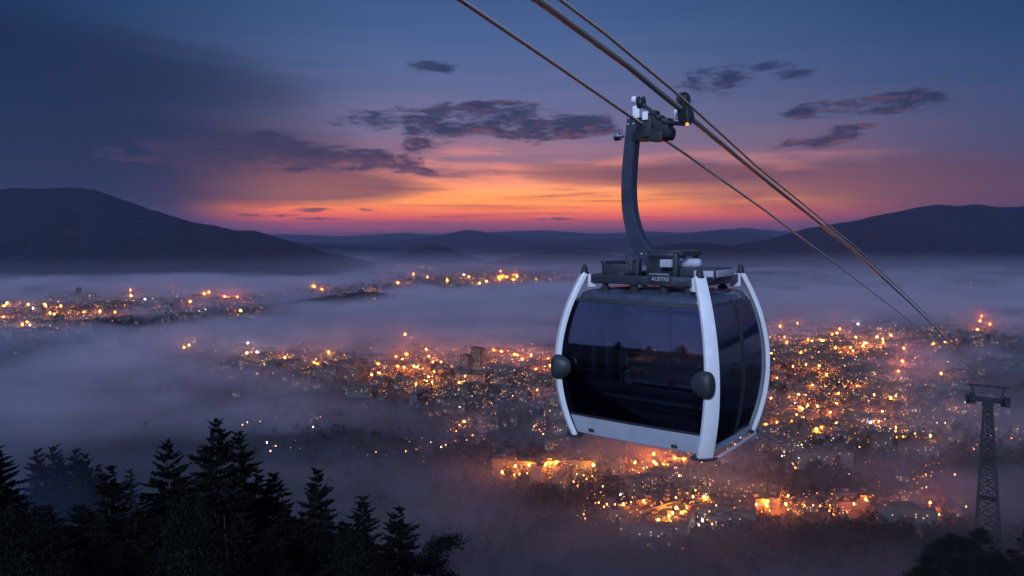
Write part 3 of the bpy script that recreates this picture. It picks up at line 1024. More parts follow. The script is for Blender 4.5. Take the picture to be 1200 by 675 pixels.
CON = [  # top in view, depth, crown form, width factor, label
    (18, 517, 62, 1, 1.05, 'slim dark conifer at the outer end of the hillside tree row'),
    (135, 537, 58, 0, 0.85, 'pointed conifer standing alone between the misty trees and the tall ones'),
    (196, 513, 61, 2, 0.95, 'ragged conifer with wide drooping branches beside the tallest tree'),
    (248, 488, 58, 0, 1.0, 'tallest dark conifer on the near hillside'),
    (276, 503, 64, 1, 1.0, 'tall conifer half merged with the tallest tree'),
    (300, 546, 72, 3, 1.1, 'dim narrow conifer just behind the two tallest trees'),
    (327, 551, 69, 1, 1.15, 'soft rounded conifer between the tallest pair and the gap'),
    (382, 542, 55, 0, 0.78, 'shaggy conifer rising above the lower group near the fog gap'),
    (428, 577, 58, 3, 1.25, 'conifer with pale tips next to the shaggy conifer'),
    (461, 596, 53, 0, 0.9, 'short broad conifer with one long side branch by the round pine'),
    (155, 549, 105, 3, 1.2, 'faint narrow conifer in the mist behind the row'),
    (75, 532, 118, 1, 1.3, 'hazy conifer in the middle of the misty clump'),
    (42, 524, 112, 0, 1.0, 'hazy conifer at the edge of the misty clump'),
    (60, 518, 124, 2, 1.0, 'tallest hazy conifer of the misty clump'),
    (101, 528, 116, 2, 0.9, 'hazy conifer with open crown in the misty clump'),
    (113, 540, 110, 1, 1.0, 'low hazy conifer at the inner edge of the misty clump'),
    (88, 523, 128, 0, 0.9, 'hindmost hazy conifer of the misty clump'),
    (-30, 500, 60, 2, 1.0, 'wide conifer cut off by the edge of the photo')]
made = []


def put_conifer(px, py, Y, form, wf, label, group=None):
    p = at(px, py, Y)
    g = float(hgt(p.x, p.y))
    hh = max(4.0, p.z - g) + 0.2
    s = hh / CH
    w = (s ** 0.5) * wf * 0.95
    tr_ = tree('conifer', label, 'conifer', (p.x, p.y, g), RND.uniform(0, 6.28), conifers[form], con_trunk, (w, w * RND.uniform(0.85, 1.15), s), group)
    tr_.rotation_euler = (RND.gauss(0, 0.022), RND.gauss(0, 0.022), tr_.rotation_euler[2])
    made.append(tr_)


for c in CON:
    put_conifer(*c)
fill = [(10, 590, 44), (45, 575, 50), (85, 578, 48), (120, 588, 46), (160, 582, 50), (185, 592, 45), (215, 570, 54), (255, 575, 52), (290, 585, 50), (320, 596, 48), (350, 600, 50), (370, 610, 46),
        (400, 604, 50), (415, 622, 45), (440, 628, 46), (470, 636, 46), (30, 620, 38), (75, 625, 38), (115, 630, 37), (150, 622, 40), (190, 634, 38), (260, 630, 40), (300, 632, 40), (340, 640, 40), (385, 646, 40),
        (430, 652, 40), (490, 655, 44), (60, 600, 42), (-20, 600, 42), (330, 575, 60), (300, 570, 62), (170, 565, 64), (105, 570, 66), (60, 570, 70), (20, 562, 70), (225, 552, 66), (355, 585, 62), (410, 598, 60)]
for i, (px, py, Y) in enumerate(fill):
    put_conifer(px + RND.uniform(-6, 6), py + 14 + RND.uniform(-5, 5), Y, i % 4, RND.uniform(1.05, 1.3), 'near black conifer inside the dense hillside stand below the row of tops', 'dark conifers of the hillside stand')
# the round pine, the leafy tree, the dead trunk
p = at(519, 629, 50)
g = float(hgt(p.x, p.y))
s = (p.z - g) / 10.2
tree('pine_tree', 'small round topped pine at the lower end of the tree row', 'pine', (p.x, p.y, g), 0.4, pine_crown, leaf_trunk, (s * 0.78, s * 0.78, s))
for px, py, Y, lab in ((224, 592, 36, 'slender leafy tree with pale leaf tips before the tallest conifer'), (20, 600, 33, 'leafy tree with long bare twigs low at the corner of the stand'),
                       (415, 626, 40, 'small leafy tree catching light below the conifer with pale tips')):
    p = at(px, py, Y)
    g = float(hgt(p.x, p.y))
    s = max(3.0, p.z - g) / 10.2
    tree('broadleaf_tree', lab, 'tree', (p.x, p.y, g), RND.uniform(0, 6), leafies[0], leaf_trunk, (s * 0.62, s * 0.62, s))
p = at(277, 588, 44)
q = at(295, 690, 42)
g = float(hgt(q.x, q.y))
hh = p.z - g
tm = trunk_mesh('dead_tree', hh, 0.13, (p.x - q.x) / hh, knots=26)
tm.materials.append(M_deadwood)
dead = bpy.data.objects.new('dead_tree', tm)
COL.objects.link(dead)
dead.location = (q.x, q.y, g)
tag(dead, 'thin leaning dead trunk without branches among the dark conifers', 'dead tree')

# bushy trees round the foot of the cable tower
BUSH = [(1102, 628, 165), (1118, 622, 172), (1135, 628, 168), (1150, 618, 182), (1168, 634, 170), (1186, 628, 178), (1205, 618, 180), (1090, 642, 158), (1125, 645, 150), (1160, 650, 148), (1195, 645, 150), (1078, 655, 150), (1105, 658, 140),
        (1145, 662, 138), (1180, 662, 138), (1220, 640, 160), (1065, 664, 142), (1240, 625, 175)]
for i, (px, py, Y) in enumerate(BUSH):
    pp = at(px, py + RND.uniform(2, 26), Y)
    g = float(hgt(pp.x, pp.y))
    hh = min(16.0, max(5.0, pp.z - g))
    tree('broadleaf_tree', 'dark bushy tree in the thicket at the foot of the cable tower', 'tree', (pp.x, pp.y, pp.z - hh), RND.uniform(0, 6), leafies[i % 2], leaf_trunk, (hh / 10.2 * 0.85, hh / 10.2 * 0.85, hh / 10.2), 'thicket round the tower foot')

# the trees behind the viewpoint, which the cabin's windows mirror
for i in range(16):
    x_, y_ = RND.uniform(-150, -25), RND.uniform(-95, -22)
    s = RND.uniform(0.45, 0.7)
    tree('conifer', 'conifer on the slope behind the viewpoint mirrored dimly in the cabin window', 'conifer', (x_, y_, float(hgt(x_, y_))), RND.uniform(0, 6), conifers[i % 4], con_trunk, (s, s, s), 'conifers mirrored in the window')


# ------------------------------------------------------------------ mesh building kit for made things
class MB:
    """collects boxes, tubes and lofts into one mesh"""

    def __init__(self):
        self.bm = bmesh.new()

    def box(self, c, s, rot=None, bev=0.0):
        r = bmesh.ops.create_cube(self.bm, size=1.0)
        vs = r['verts']
        M = Matrix.Translation(c) @ (rot.to_4x4() if rot else Matrix.Identity(4)) @ Matrix.Diagonal((*s, 1))
        bmesh.ops.transform(self.bm, matrix=M, verts=vs)
        if bev:
            es = list({e for v in vs for e in v.link_edges})
            bmesh.ops.bevel(self.bm, geom=es, offset=min(bev, min(s) * 0.35), segments=2, affect='EDGES', profile=0.6)
        return self

    def bar(self, a, b, w, h, bev=0.0, up=Vector((0, 0, 1))):
        """a square section bar from a to b"""
        a, b = Vector(a), Vector(b)
        d = (b - a)
        L = d.length
        d.normalize()
        if abs(d.dot(up)) > 0.98:
            up = Vector((1, 0, 0))
        x = d.cross(up).normalized()
        y = x.cross(d)
        R = Matrix((x, d, y)).transposed()
        return self.box((a + b) / 2, (w, L, h), R, bev)

    def loft(self, rings, closed=True, caps=True):
        n = len(rings[0])
        vs = [[self.bm.verts.new(p) for p in r] for r in rings]
        for a, b in zip(vs, vs[1:]):
            for k in range(n if closed else n - 1):
                self.bm.faces.new((a[k], a[(k + 1) % n], b[(k + 1) % n], b[k]))
        if caps:
            self.bm.faces.new(vs[0][::-1])
            self.bm.faces.new(vs[-1])
        return self

    def tube(self, pts, r, sides=10):
        pts = [Vector(p) for p in pts]
        rings = []
        prev = None
        for i, p in enumerate(pts):
            d = (pts[min(i + 1, len(pts) - 1)] - pts[max(i - 1, 0)]).normalized()
            if prev is None:
                u = d.cross(Vector((0, 0, 1)))
                if u.length < 0.05:
                    u = d.cross(Vector((1, 0, 0)))
            else:
                u = prev - d * prev.dot(d)
            u.normalize()
            prev = u
            v = d.cross(u)
            rr = r[i] if isinstance(r, (list, tuple)) else r
            rings.append([p + u * rr * math.cos(k * 6.28318 / sides) + v * rr * math.sin(k * 6.28318 / sides) for k in range(sides)])
        return self.loft(rings)

    def lathe(self, c, axis, prof, sides=20):
        """prof: (distance along axis, radius)"""
        axis = Vector(axis).normalized()
        u = axis.cross(Vector((0.3, 0.2, 1))).normalized()
        v = axis.cross(u)
        c = Vector(c)
        rings = [[c + axis * z + (u * math.cos(k * 6.28318 / sides) + v * math.sin(k * 6.28318 / sides)) * max(r, 1e-4) for k in range(sides)] for z, r in prof]
        return self.loft(rings)

    def build(self, name, mat, parent=None, smooth=True, angle=35):
        bmesh.ops.recalc_face_normals(self.bm, faces=self.bm.faces)
        me = bpy.data.meshes.new(name)
        if smooth:
            ca = math.radians(angle)
            for f in self.bm.faces:
                f.smooth = True
            for e in self.bm.edges:
                if len(e.link_faces) == 2 and e.calc_face_angle(0) > ca:
                    e.smooth = False
        self.bm.to_mesh(me)
        self.bm.free()
        me.materials.append(mat)
        o = bpy.data.objects.new(name, me)
        COL.objects.link(o)
        if parent:
            o.parent = parent
        return o


M_tower = pbr('tower_steel', (0.010, 0.013, 0.019), 0.8, 0.1, 0.2, 0.8)
M_dark = pbr('dark_steel', (0.05, 0.058, 0.08), 0.42, 0.55, 0.2, 9.0, spec=0.5)
M_black = pbr('black_rubber', (0.022, 0.026, 0.034), 0.5, 0, 0.2, 8.0, spec=0.4)

# ------------------------------------------------------------------ the cable tower down the slope
TX, TY = 127.3, 200.0
TZ = (HOR - 648) / F * TY
tower = thing('cable_tower', 'tall tapered steel lattice tower where the cables end beyond the cabin', 'cable tower', (TX, TY, TZ), math.radians(-33.4))
HT = (HOR - 471) / F * TY - TZ


def hw(z):
    return 3.0 + (0.80 - 3.0) * (z / HT)


for sx, sy in ((-1, -1), (1, -1), (1, 1), (-1, 1)):
    MB().bar((sx * hw(-3), sy * hw(-3), -3), (sx * hw(HT), sy * hw(HT), HT), 0.62, 0.62).build('leg', M_tower, tower)
lat = MB()
levels = [-2.0]
while levels[-1] < HT - 0.6:
    levels.append(min(HT - 0.3, levels[-1] + hw(levels[-1]) * 1.45))
cor = [(-1, -1), (1, -1), (1, 1), (-1, 1)]
for z0, z1 in zip(levels, levels[1:]):
    for i in range(4):
        a, b = cor[i], cor[(i + 1) % 4]
        P = lambda c, z: Vector((c[0] * hw(z), c[1] * hw(z), z))
        lat.bar(P(a, z0), P(b, z1), 0.2, 0.2)
        lat.bar(P(b, z0) * 0.985 + Vector((0, 0, z0 * 0.015)), P(a, z1) * 0.985 + Vector((0, 0, z1 * 0.015)), 0.2, 0.2)
        lat.bar(P(a, z1), P(b, z1), 0.17, 0.17)
lat.build('lattice', M_tower, tower, smooth=False)
ld = MB()
for s in (-0.28, 0.28):
    ld.bar((s, 0.1, 0), (s, 0.1, HT), 0.07, 0.07)
for k in range(int(HT / 0.6)):
    ld.bar((-0.28, 0.1, 0.3 + k * 0.6), (0.28, 0.1, 0.3 + k * 0.6), 0.05, 0.05)
ld.build('ladder', M_tower, tower, smooth=False)
pan = MB()
for zz in (HT * 0.62, HT * 0.36):
    pan.box((0, 0, zz), (hw(zz) * 1.7, hw(zz) * 1.7, 0.12))
pan.build('platform', M_tower, tower, smooth=False)
MB().box((0, 0, HT + 0.55), (8.8, 1.5, 1.2), bev=0.08).box((0, 0, HT - 0.5), (2.6, 1.7, 1.2), bev=0.05).build('crossarm', M_tower, tower)
for s in (-1, 1):
    sad = MB()
    sad.box((s * 3.9, 0, HT + 0.3), (2.2, 3.0, 2.0), bev=0.15)
    sad.tube([(s * 3.9, -4.4, HT + 0.9), (s * 3.9, -2, HT + 1.5), (s * 3.9, 2, HT + 1.5), (s * 3.9, 4.4, HT + 0.9)], 0.3, 8)
    sad.box((s * 5.0, 0, HT + 0.9), (0.25, 2.4, 1.4))
    sad.build('saddle', M_tower, tower)
up = MB()
for s in (-1, 1):
    up.bar((s * 2.9, 0, HT + 1.0), (s * 3.8, 0, HT + 4.1), 0.42, 0.42)
up.bar((-4.8, 0, HT + 4.2), (4.8, 0, HT + 4.2), 0.4, 0.45)
for s in (-2.2, 0.2, 2.4, 3.7, -3.7):
    up.box((s, 0, HT + 4.25), (0.35, 0.6, 0.75))
up.bar((-3.2, 0.1, HT + 2.3), (3.2, 0.1, HT + 2.3), 0.06, 0.06)
for s in (-1.7, 0, 1.7):
    up.bar((s, 0.1, HT + 1.1), (s, 0.1, HT + 2.3), 0.05, 0.05)
up.build('maintenance_frame', M_tower, tower, smooth=False)


# ------------------------------------------------------------------ the cable car cabin
CX, CY, CZ = 2.007, 9.918, -2.68
ROT = math.radians(-36.66)
UX, UY = Vector((math.cos(ROT), math.sin(ROT), 0)), Vector((-math.sin(ROT), math.cos(ROT), 0))
cabin = thing('cable_car_cabin', 'dark glass cable car cabin with white corner posts hanging from its curved arm', 'cable car', (CX, CY, CZ), ROT)


def pl(px, py, y):
    """cabin coordinates of what the photograph shows at px, py in the cabin's upright plane y"""
    r = (px - 600) / F
    x = (r * (CY + UY.y * y) - CX - UY.x * y) / (UX.x - UX.y * r)
    Y = CY + UX.y * x + UY.y * y
    return Vector((x, y, (HOR - py) / F * Y - CZ))


def off(t):
    return 0.9055 * t - 0.8005 * t * t


def zt(t):
    return 2.1525 - 2.1 * t


HX, HY = 0.796, 0.693
M_white = pbr('white_paint', (0.66, 0.69, 0.74), 0.30, 0, 0.05, 5.0, coat=0.3)
M_panel = pbr('panel_paint', (0.30, 0.335, 0.41), 0.38, 0, 0.06, 5.0, coat=0.2)
M_roofp = pbr('roof_paint', (0.035, 0.045, 0.075), 0.30, 0.0, 0.15, 5.0, coat=0.5)
M_arm = pbr('arm_paint', (0.034, 0.046, 0.080), 0.42, 0.2, 0.12, 4.0, coat=0.15)
M_chrome = pbr('bright_steel', (0.62, 0.62, 0.66), 0.25, 1.0, 0.08, 10.0)
M_grey = pbr('grey_paint', (0.36, 0.37, 0.45), 0.45, 0, 0.1, 6.0)
M_cream = pbr('white_plastic', (0.72, 0.74, 0.8), 0.4, 0, 0.05, 6.0)
M_seat = pbr('seat_plastic', (0.10, 0.105, 0.13), 0.5, 0, 0.15, 6.0)
M_inner = pbr('inner_frame', (0.035, 0.038, 0.05), 0.6, 0, 0.15, 6.0)
M_lens = glow('marker_lens', (1.0, 0.34, 0.08), 1.6)

M_glass, gt_, go_ = new_mat('tinted_glass')
tr = gt_.n('ShaderNodeBsdfTransparent')
tr.inputs[0].default_value = (0.66, 0.68, 0.76, 1)
gl = gt_.n('ShaderNodeBsdfGlossy')
gl.inputs['Roughness'].default_value = 0.03
gl.inputs['Color'].default_value = (0.74, 0.78, 0.88, 1)
fr = gt_.n('ShaderNodeFresnel')
fr.inputs['IOR'].default_value = 1.7
gtc = gt_.n('ShaderNodeTexCoord')
gbn = gt_.n('ShaderNodeBump')
gbn.inputs['Strength'].default_value = 0.04
gbn.inputs['Distance'].default_value = 0.02
gt_.put(gbn.inputs['Height'], gt_.noise(gtc.outputs['Object'], 2.2, 2.0, 0.5))
gt_.put(gl.inputs['Normal'], gbn.outputs[0])
ms = gt_.n('ShaderNodeMixShader')
gt_.put(ms.inputs[0], gt_.m('ADD', gt_.m('MULTIPLY', fr.outputs[0], 0.9), 0.09, clamp=True))
gt_.put(ms.inputs[1], tr.outputs[0])
gt_.put(ms.inputs[2], gl.outputs[0])
gt_.put(go_.inputs['Surface'], ms.outputs[0])


def side_point(face, s, t, inset, out=0.0, bulge=0.025):
    """face: 0 = -y, 1 = +x, 2 = +y, 3 = -x; s from -1 to 1 along it"""
    o = off(t)
    half = (HX if face in (0, 2) else HY) + o - inset
    dist = (HY if face in (0, 2) else HX) + o + out + bulge * (1 - s * s)
    a = s * half
    return {0: Vector((a, -dist, zt(t))), 1: Vector((dist, a, zt(t))), 2: Vector((-a, dist, zt(t))), 3: Vector((-dist, -a, zt(t)))}[face]


def shell(face, s0, s1, t0, t1, inset=0.075, out=-0.02, thick=0.012, ns=12, nt=18):
    mb = MB()
    outer = [[side_point(face, s0 + (s1 - s0) * i / ns, t0 + (t1 - t0) * j / nt, inset, out) for i in range(ns + 1)] for j in range(nt + 1)]
    inner = [[side_point(face, s0 + (s1 - s0) * i / ns, t0 + (t1 - t0) * j / nt, inset, out - thick) for i in range(ns + 1)] for j in range(nt + 1)]
    vo = [[mb.bm.verts.new(p) for p in r] for r in outer]
    vi = [[mb.bm.verts.new(p) for p in r] for r in inner]
    for j in range(nt):
        for i in range(ns):
            mb.bm.faces.new((vo[j][i], vo[j][i + 1], vo[j + 1][i + 1], vo[j + 1][i]))
            mb.bm.faces.new((vi[j][i], vi[j + 1][i], vi[j + 1][i + 1], vi[j][i + 1]))
    for j in range(nt):
        for e in (0, ns):
            mb.bm.faces.new((vo[j][e], vo[j + 1][e], vi[j + 1][e], vi[j][e]))
    for i in range(ns):
        for e in (0, nt):
            mb.bm.faces.new((vo[e][i], vo[e][i + 1], vi[e][i + 1], vi[e][i]))
    return mb


# posts with their bumpers, caps and foot pads
for sx, sy in ((1, -1), (-1, -1), (1, 1), (-1, 1)):
    d = Vector((sx, sy, 0)).normalized()
    e = Vector((-sy, sx, 0)).normalized()
    rings = []
    N = 30
    for i in range(N + 1):
        t = i / N
        P = lambda q: Vector((sx * (HX + off(q)), sy * (HY + off(q)), zt(q)))
        T = (P(t + 0.01) - P(t - 0.01)).normalized()
        dn = (d - T * d.dot(T)).normalized()
        w = 0.070 + 0.022 * min(1, t * 1.3)
        dp = 0.032
        if sy > 0:
            w *= 0.72
        if t < 0.13:                                           # the boxed upper end that carries the roof frame
            w *= 1.0
        c = P(t)
        rings.append([c + e * (a * w) + dn * (b * dp) for a, b in ((-1, -1), (-1, 0.55), (-0.93, 0.86), (-0.78, 0.98), (0, 1.04), (0.78, 0.98), (0.93, 0.86), (1, 0.55), (1, -1))])
    post = MB().loft(rings).build('corner_post', M_white, cabin, angle=32)
    top = Vector((sx * HX, sy * HY, zt(0)))
    MB().lathe(top - Vector((0, 0, 0.004)), (0, 0, 1), [(0, 0.058), (0.018, 0.058), (0.022, 0.044), (0.075, 0.04), (0.085, 0.03), (0.10, 0.027), (0.118, 0.018), (0.122, 0.003)]).build('buffer_stop', M_black, post)
    MB().box(top - d * 0.085 + Vector((0, 0, -0.095)), (0.15, 0.10, 0.17), Matrix.Rotation(math.atan2(e.y, e.x), 3, 'Z'), 0.012).build('bracket', M_white, post)
    bot = Vector((sx * (HX + off(1)), sy * (HY + off(1)), zt(1)))
    fp = MB()
    fp.lathe((0, 0, 0), (0, 0, 1), [(-0.028, 0.03), (-0.026, 0.12), (-0.012, 0.145), (0.0, 0.145), (0.004, 0.12), (0.005, 0.02)], 28)
    bmesh.ops.transform(fp.bm, matrix=Matrix.Translation(bot - d * 0.02) @ Matrix.Rotation(math.atan2(e.y, e.x), 4, 'Z') @ Matrix.Diagonal((1.15, 0.75, 1, 1)), verts=fp.bm.verts)
    fp.build('foot_pad', M_black, post)
    # bumper: a rounded shell with a flat outer face beside the post
    tb = 0.575
    bp = MB()
    bmesh.ops.create_uvsphere(bp.bm, u_segments=28, v_segments=18, radius=1.0)
    for v in bp.bm.verts:
        q = v.co
        q.x = math.copysign(abs(q.x) ** 0.8, q.x)
        q.z = math.copysign(abs(q.z) ** 0.85, q.z)
        ang = q.x * sx
        if ang > 0.0:                                          # blunt towards the post, tapering away from it
            q.x *= 0.55
        q.z *= 1.0 - 0.18 * max(0, -ang)
        q.y *= 1.0 - 0.25 * max(0, -ang)
    cpos = Vector((sx * (HX + off(tb) - 0.05), sy * (HY + off(tb) + 0.055), zt(tb)))
    bmesh.ops.transform(bp.bm, matrix=Matrix.Translation(cpos) @ Matrix.Diagonal((0.188, 0.10, 0.162, 1)), verts=bp.bm.verts)
    bp.build('bumper', M_black, post)

# glazing, doors, lower panels
for face in (0, 2):
    shell(face, -1, 1, 0.165, 0.872).build('window', M_glass, cabin)
    shell(face, -1, 1, 0.876, 0.985, out=-0.012, thick=0.03, nt=6).build('lower_panel', M_panel, cabin)
    for (t0, t1) in ((0.150, 0.172), (0.862, 0.8755)):
        rings = []
        for i in range(13):
            sp = -1 + 2 * i / 12
            a, b = side_point(face, sp, t0, 0.075, -0.012), side_point(face, sp, t1, 0.075, -0.012)
            n_ = Vector((0, 0.03 if face == 0 else -0.03, 0))
            rings.append([a, b, b + n_, a + n_])
        MB().loft(rings).build('window_seal', M_black, cabin)
for face in (1, 3):
    for s0, s1 in ((-1, -0.012), (0.012, 1)):
        leaf = shell(face, s0, s1, 0.165, 0.945, inset=0.045, out=0.006).build('door', M_glass, cabin)
        e_s = -0.012 if s0 < -0.5 else 0.012
        rings = []
        for j in range(19):
            t = 0.165 + 0.78 * j / 18
            a = side_point(face, e_s, t, 0.045, 0.010)
            b = side_point(face, e_s + (-0.05 if s0 < -0.5 else 0.05), t, 0.045, 0.010)
            n_ = Vector((-0.03 if face == 1 else 0.03, 0, 0))
            rings.append([a, b, b + n_, a + n_])
        MB().loft(rings).build('edge_seal', M_black, leaf)
    rings = []
    for i in range(13):
        s = -1 + 2 * i / 12
        a, b = side_point(face, s, 0.952, 0.09, 0.012), side_point(face, s, 0.985, 0.09, 0.03)
        n_ = Vector((-0.06 if face == 1 else 0.06, 0, 0))
        rings.append([a, b, b + n_, a + n_])
    MB().loft(rings).build('door_sill', M_panel, cabin)
    q = 1 if face == 1 else -1
    hx1, hy1 = HX + off(1), HY + off(1)
    z_ = zt(1) - 0.012
    MB().tube([(q * (hx1 + 0.00), -hy1 + 0.0, z_), (q * (hx1 + 0.075), -hy1 + 0.06, z_), (q * (hx1 + 0.11), -hy1 + 0.16, z_), (q * (hx1 + 0.11), hy1 - 0.16, z_), (q * (hx1 + 0.075), hy1 - 0.06, z_), (q * (hx1 + 0.0), hy1, z_)], 0.019, 10).build('foot_rail', M_grey, cabin)


def rrect(hx, hy, r, z, n=6):
    pts = []
    for cx, cyy, a0 in ((hx - r, hy - r, 0), (-hx + r, hy - r, 90), (-hx + r, -hy + r, 180), (hx - r, -hy + r, 270)):
        for k in range(n + 1):
            a = math.radians(a0 + 90 * k / n)
            pts.append(Vector((cx + r * math.cos(a), cyy + r * math.sin(a), z)))
    return pts


RX, RY = 0.868, 0.765
roof = MB().loft([rrect(RX - 0.03, RY - 0.03, 0.09, 1.785), rrect(RX + 0.004, RY + 0.004, 0.1, 1.80), rrect(RX - 0.012, RY - 0.012, 0.1, 1.875), rrect(RX - 0.03, RY - 0.03, 0.1, 1.905), rrect(RX - 0.07, RY - 0.07, 0.1, 1.928),
                  rrect(RX - 0.2, RY - 0.2, 0.1, 1.955), rrect(RX - 0.5, RY - 0.5, 0.1, 1.975)]).build('roof', M_roofp, cabin, angle=40)
hx9, hy9 = HX + off(0.93), HY + off(0.93)
MB().loft([rrect(hx9 - 0.09, hy9 - 0.09, 0.08, zt(0.93)), rrect(hx9 - 0.11, hy9 - 0.11, 0.08, zt(0.99))]).build('floor', M_inner, cabin)

# inside: two benches with railed backs, grab poles, pillars
for sy in (-1, 1):
    bench = MB().box((0, sy * 0.52, 0.60), (1.5, 0.42, 0.05), bev=0.015).box((0, sy * 0.52, 0.42), (1.4, 0.05, 0.32)).build('seat', M_seat, cabin)
    rails = MB()
    for z_, h_ in ((0.915, 0.022), (0.745, 0.10), (0.53, 0.03)):
        rails.box((0, sy * 0.77, z_), (1.86, 0.03, h_), bev=0.008)
    rails.build('backrest', M_inner, bench)
pil = MB()
for x_ in (-0.97, 0.97):
    for y_ in (-0.30, 0.08, 0.46):
        pil.box((math.copysign(0.86, x_), y_, 1.02), (0.05, 0.12 if y_ < 0.4 else 0.09, 1.62))
    pil.box((math.copysign(0.86, x_), 0.08, 1.50), (0.04, 1.2, 0.06))
    pil.box((math.copysign(0.86, x_), 0.08, 0.72), (0.04, 1.2, 0.05))
pil.box((0, 0.74, 1.55), (1.5, 0.04, 0.05))
pil.build('inner_pillar', M_inner, cabin, smooth=False)
MB().tube([(0.05, 0.1, 0.25), (0.05, 0.1, 1.80)], 0.02).build('grab_pole', M_inner, cabin)

# small black drain stubs on the lower panel
for px, py in ((693, 504), (790, 523)):
    c = pl(px, py, -(HY + off(0.97)) - 0.015)
    MB().box(c, (0.075, 0.035, 0.04), bev=0.014).build('drain_plug', M_black, cabin)

# ---- roof frame
frame = MB()
zb = 2.085
for sy in (-1, 1):
    frame.bar((-0.72, sy * 0.665, zb), (0.72, sy * 0.665, zb), 0.07, 0.115, 0.012)
for sx in (-1, 1):
    frame.bar((sx * 0.765, -0.63, zb), (sx * 0.765, 0.63, zb), 0.07, 0.105, 0.012)
for x_ in (-0.30, 0.22):
    frame.bar((x_, -0.64, zb + 0.02), (x_, 0.64, zb + 0.02), 0.09, 0.12, 0.012)
frame.bar((-0.74, 0.1, zb + 0.03), (0.74, 0.1, zb + 0.03), 0.09, 0.11, 0.012)
roof_frame = frame.build('roof_frame', M_dark, cabin)
feet = MB()
for x_ in (-0.52, -0.1, 0.3, 0.62):
    for y_ in (-0.62, 0.5):
        feet.lathe((x_, y_, 1.93), (0, 0, 1), [(0, 0.06), (0.05, 0.065), (0.06, 0.04), (0.10, 0.04)], 14)
feet.build('rubber_mount', M_black, roof_frame)


def boxpx(mb, a, b, y, depth, bev=0.012):
    p, q = pl(a[0], a[1], y), pl(b[0], b[1], y)
    x0, x1 = sorted((p.x, q.x))
    z0, z1 = sorted((p.z, q.z))
    mb.box(((x0 + x1) / 2, y + depth / 2, (z0 + z1) / 2), (x1 - x0, depth, z1 - z0), bev=bev)
    return mb


tray = MB()
boxpx(tray, (707, 309), (741, 323), -0.25, 0.03)
boxpx(tray, (705, 306), (709, 322), -0.25, 0.60)
boxpx(tray, (703, 305.5), (737, 309), 0.32, 0.03)
boxpx(tray, (710, 318), (741, 321), -0.22, 0.55)
tray.build('equipment_tray', M_dark, cabin)
br = MB()
for px in (747.5, 792):
    a0, a1 = pl(px, 328 if px < 760 else 334, -0.34), pl(px + 1, 304 if px < 760 else 297, -0.34)
    for y_ in (-0.34, 0.26):
        br.bar((a0.x, y_, a0.z), (a1.x, y_, a1.z), 0.055, 0.10, 0.01, up=Vector((0, 1, 0)))
p0, p1 = pl(758, 294.5, -0.34), pl(798, 295.5, -0.34)
br.bar(p0, p1, 0.05, 0.03, 0.008)
br.bar(p0 + Vector((0, 0.6, 0)), p1 + Vector((0, 0.6, 0)), 0.05, 0.03, 0.008)
br.bar(p1 + Vector((0, -0.02, -0.02)), p1 + Vector((0, 0.62, -0.02)), 0.05, 0.06, 0.008)
boxpx(br, (757, 296), (791, 330), -0.17, 0.36, 0.02)
q0 = pl(743, 306, -0.36)
br.lathe(q0, (0, 1, 0), [(-0.03, 0.022), (0, 0.022), (0.04, 0.022)], 10)
br.build('hanger_bracket', M_dark, cabin)
g1 = MB()
boxpx(g1, (773, 304), (787, 313.5), -0.30, 0.12)
ga, gb = pl(795, 308.5, -0.08), pl(822, 308.5, -0.08)
g1.lathe(ga, (gb - ga), [(0, 0.062), ((gb - ga).length * 0.8, 0.062), ((gb - ga).length * 0.95, 0.052), ((gb - ga).length, 0.03)], 20)
g1.build('damper_housing', M_grey, cabin)
bx = MB()
boxpx(bx, (796, 314), (838, 329), -0.28, 0.62, 0.015)
bat = bx.build('control_box', M_dark, cabin)
bf = MB()
boxpx(bf, (813, 317), (836, 327), -0.286, 0.006, 0.002)
bf.build('front_plate', M_grey, bat)
br2 = MB()
a0, a1 = pl(838, 321, -0.28), pl(838, 321, -0.28) + Vector((0, 0.6, 0))
br2.bar(a0 + Vector((0.02, 0, 0)), a1 + Vector((0.02, 0, 0)), 0.012, 0.09, 0.004)
br2.build('side_plate', M_grey, bat)
sg = MB()
boxpx(sg, (759, 321.5), (785, 332), -0.712, 0.012, 0.003)
plate = sg.build('name_plate', M_dark, cabin)
lg = MB()
boxpx(lg, (760, 320.6), (783, 322.0), -0.716, 0.05, 0.002)
lg.build('trim_strip', M_grey, plate)
fc = bpy.data.curves.new('lettering', 'FONT')
fc.body = 'AUSTRE'
fc.size = 0.066
fc.extrude = 0.002
fc.align_x = 'CENTER'
fc.align_y = 'CENTER'
fo = bpy.data.objects.new('lettering', fc)
COL.objects.link(fo)
dg = bpy.context.evaluated_depsgraph_get()
tme = bpy.data.meshes.new_from_object(fo.evaluated_get(dg))
bpy.data.objects.remove(fo)
tme.materials.clear()
tme.materials.append(M_grey)
let = bpy.data.objects.new('lettering', tme)
COL.objects.link(let)
let.parent = plate
let.location = pl(773.5, 327.4, -0.7155)
let.rotation_euler = (math.radians(90), 0, 0)

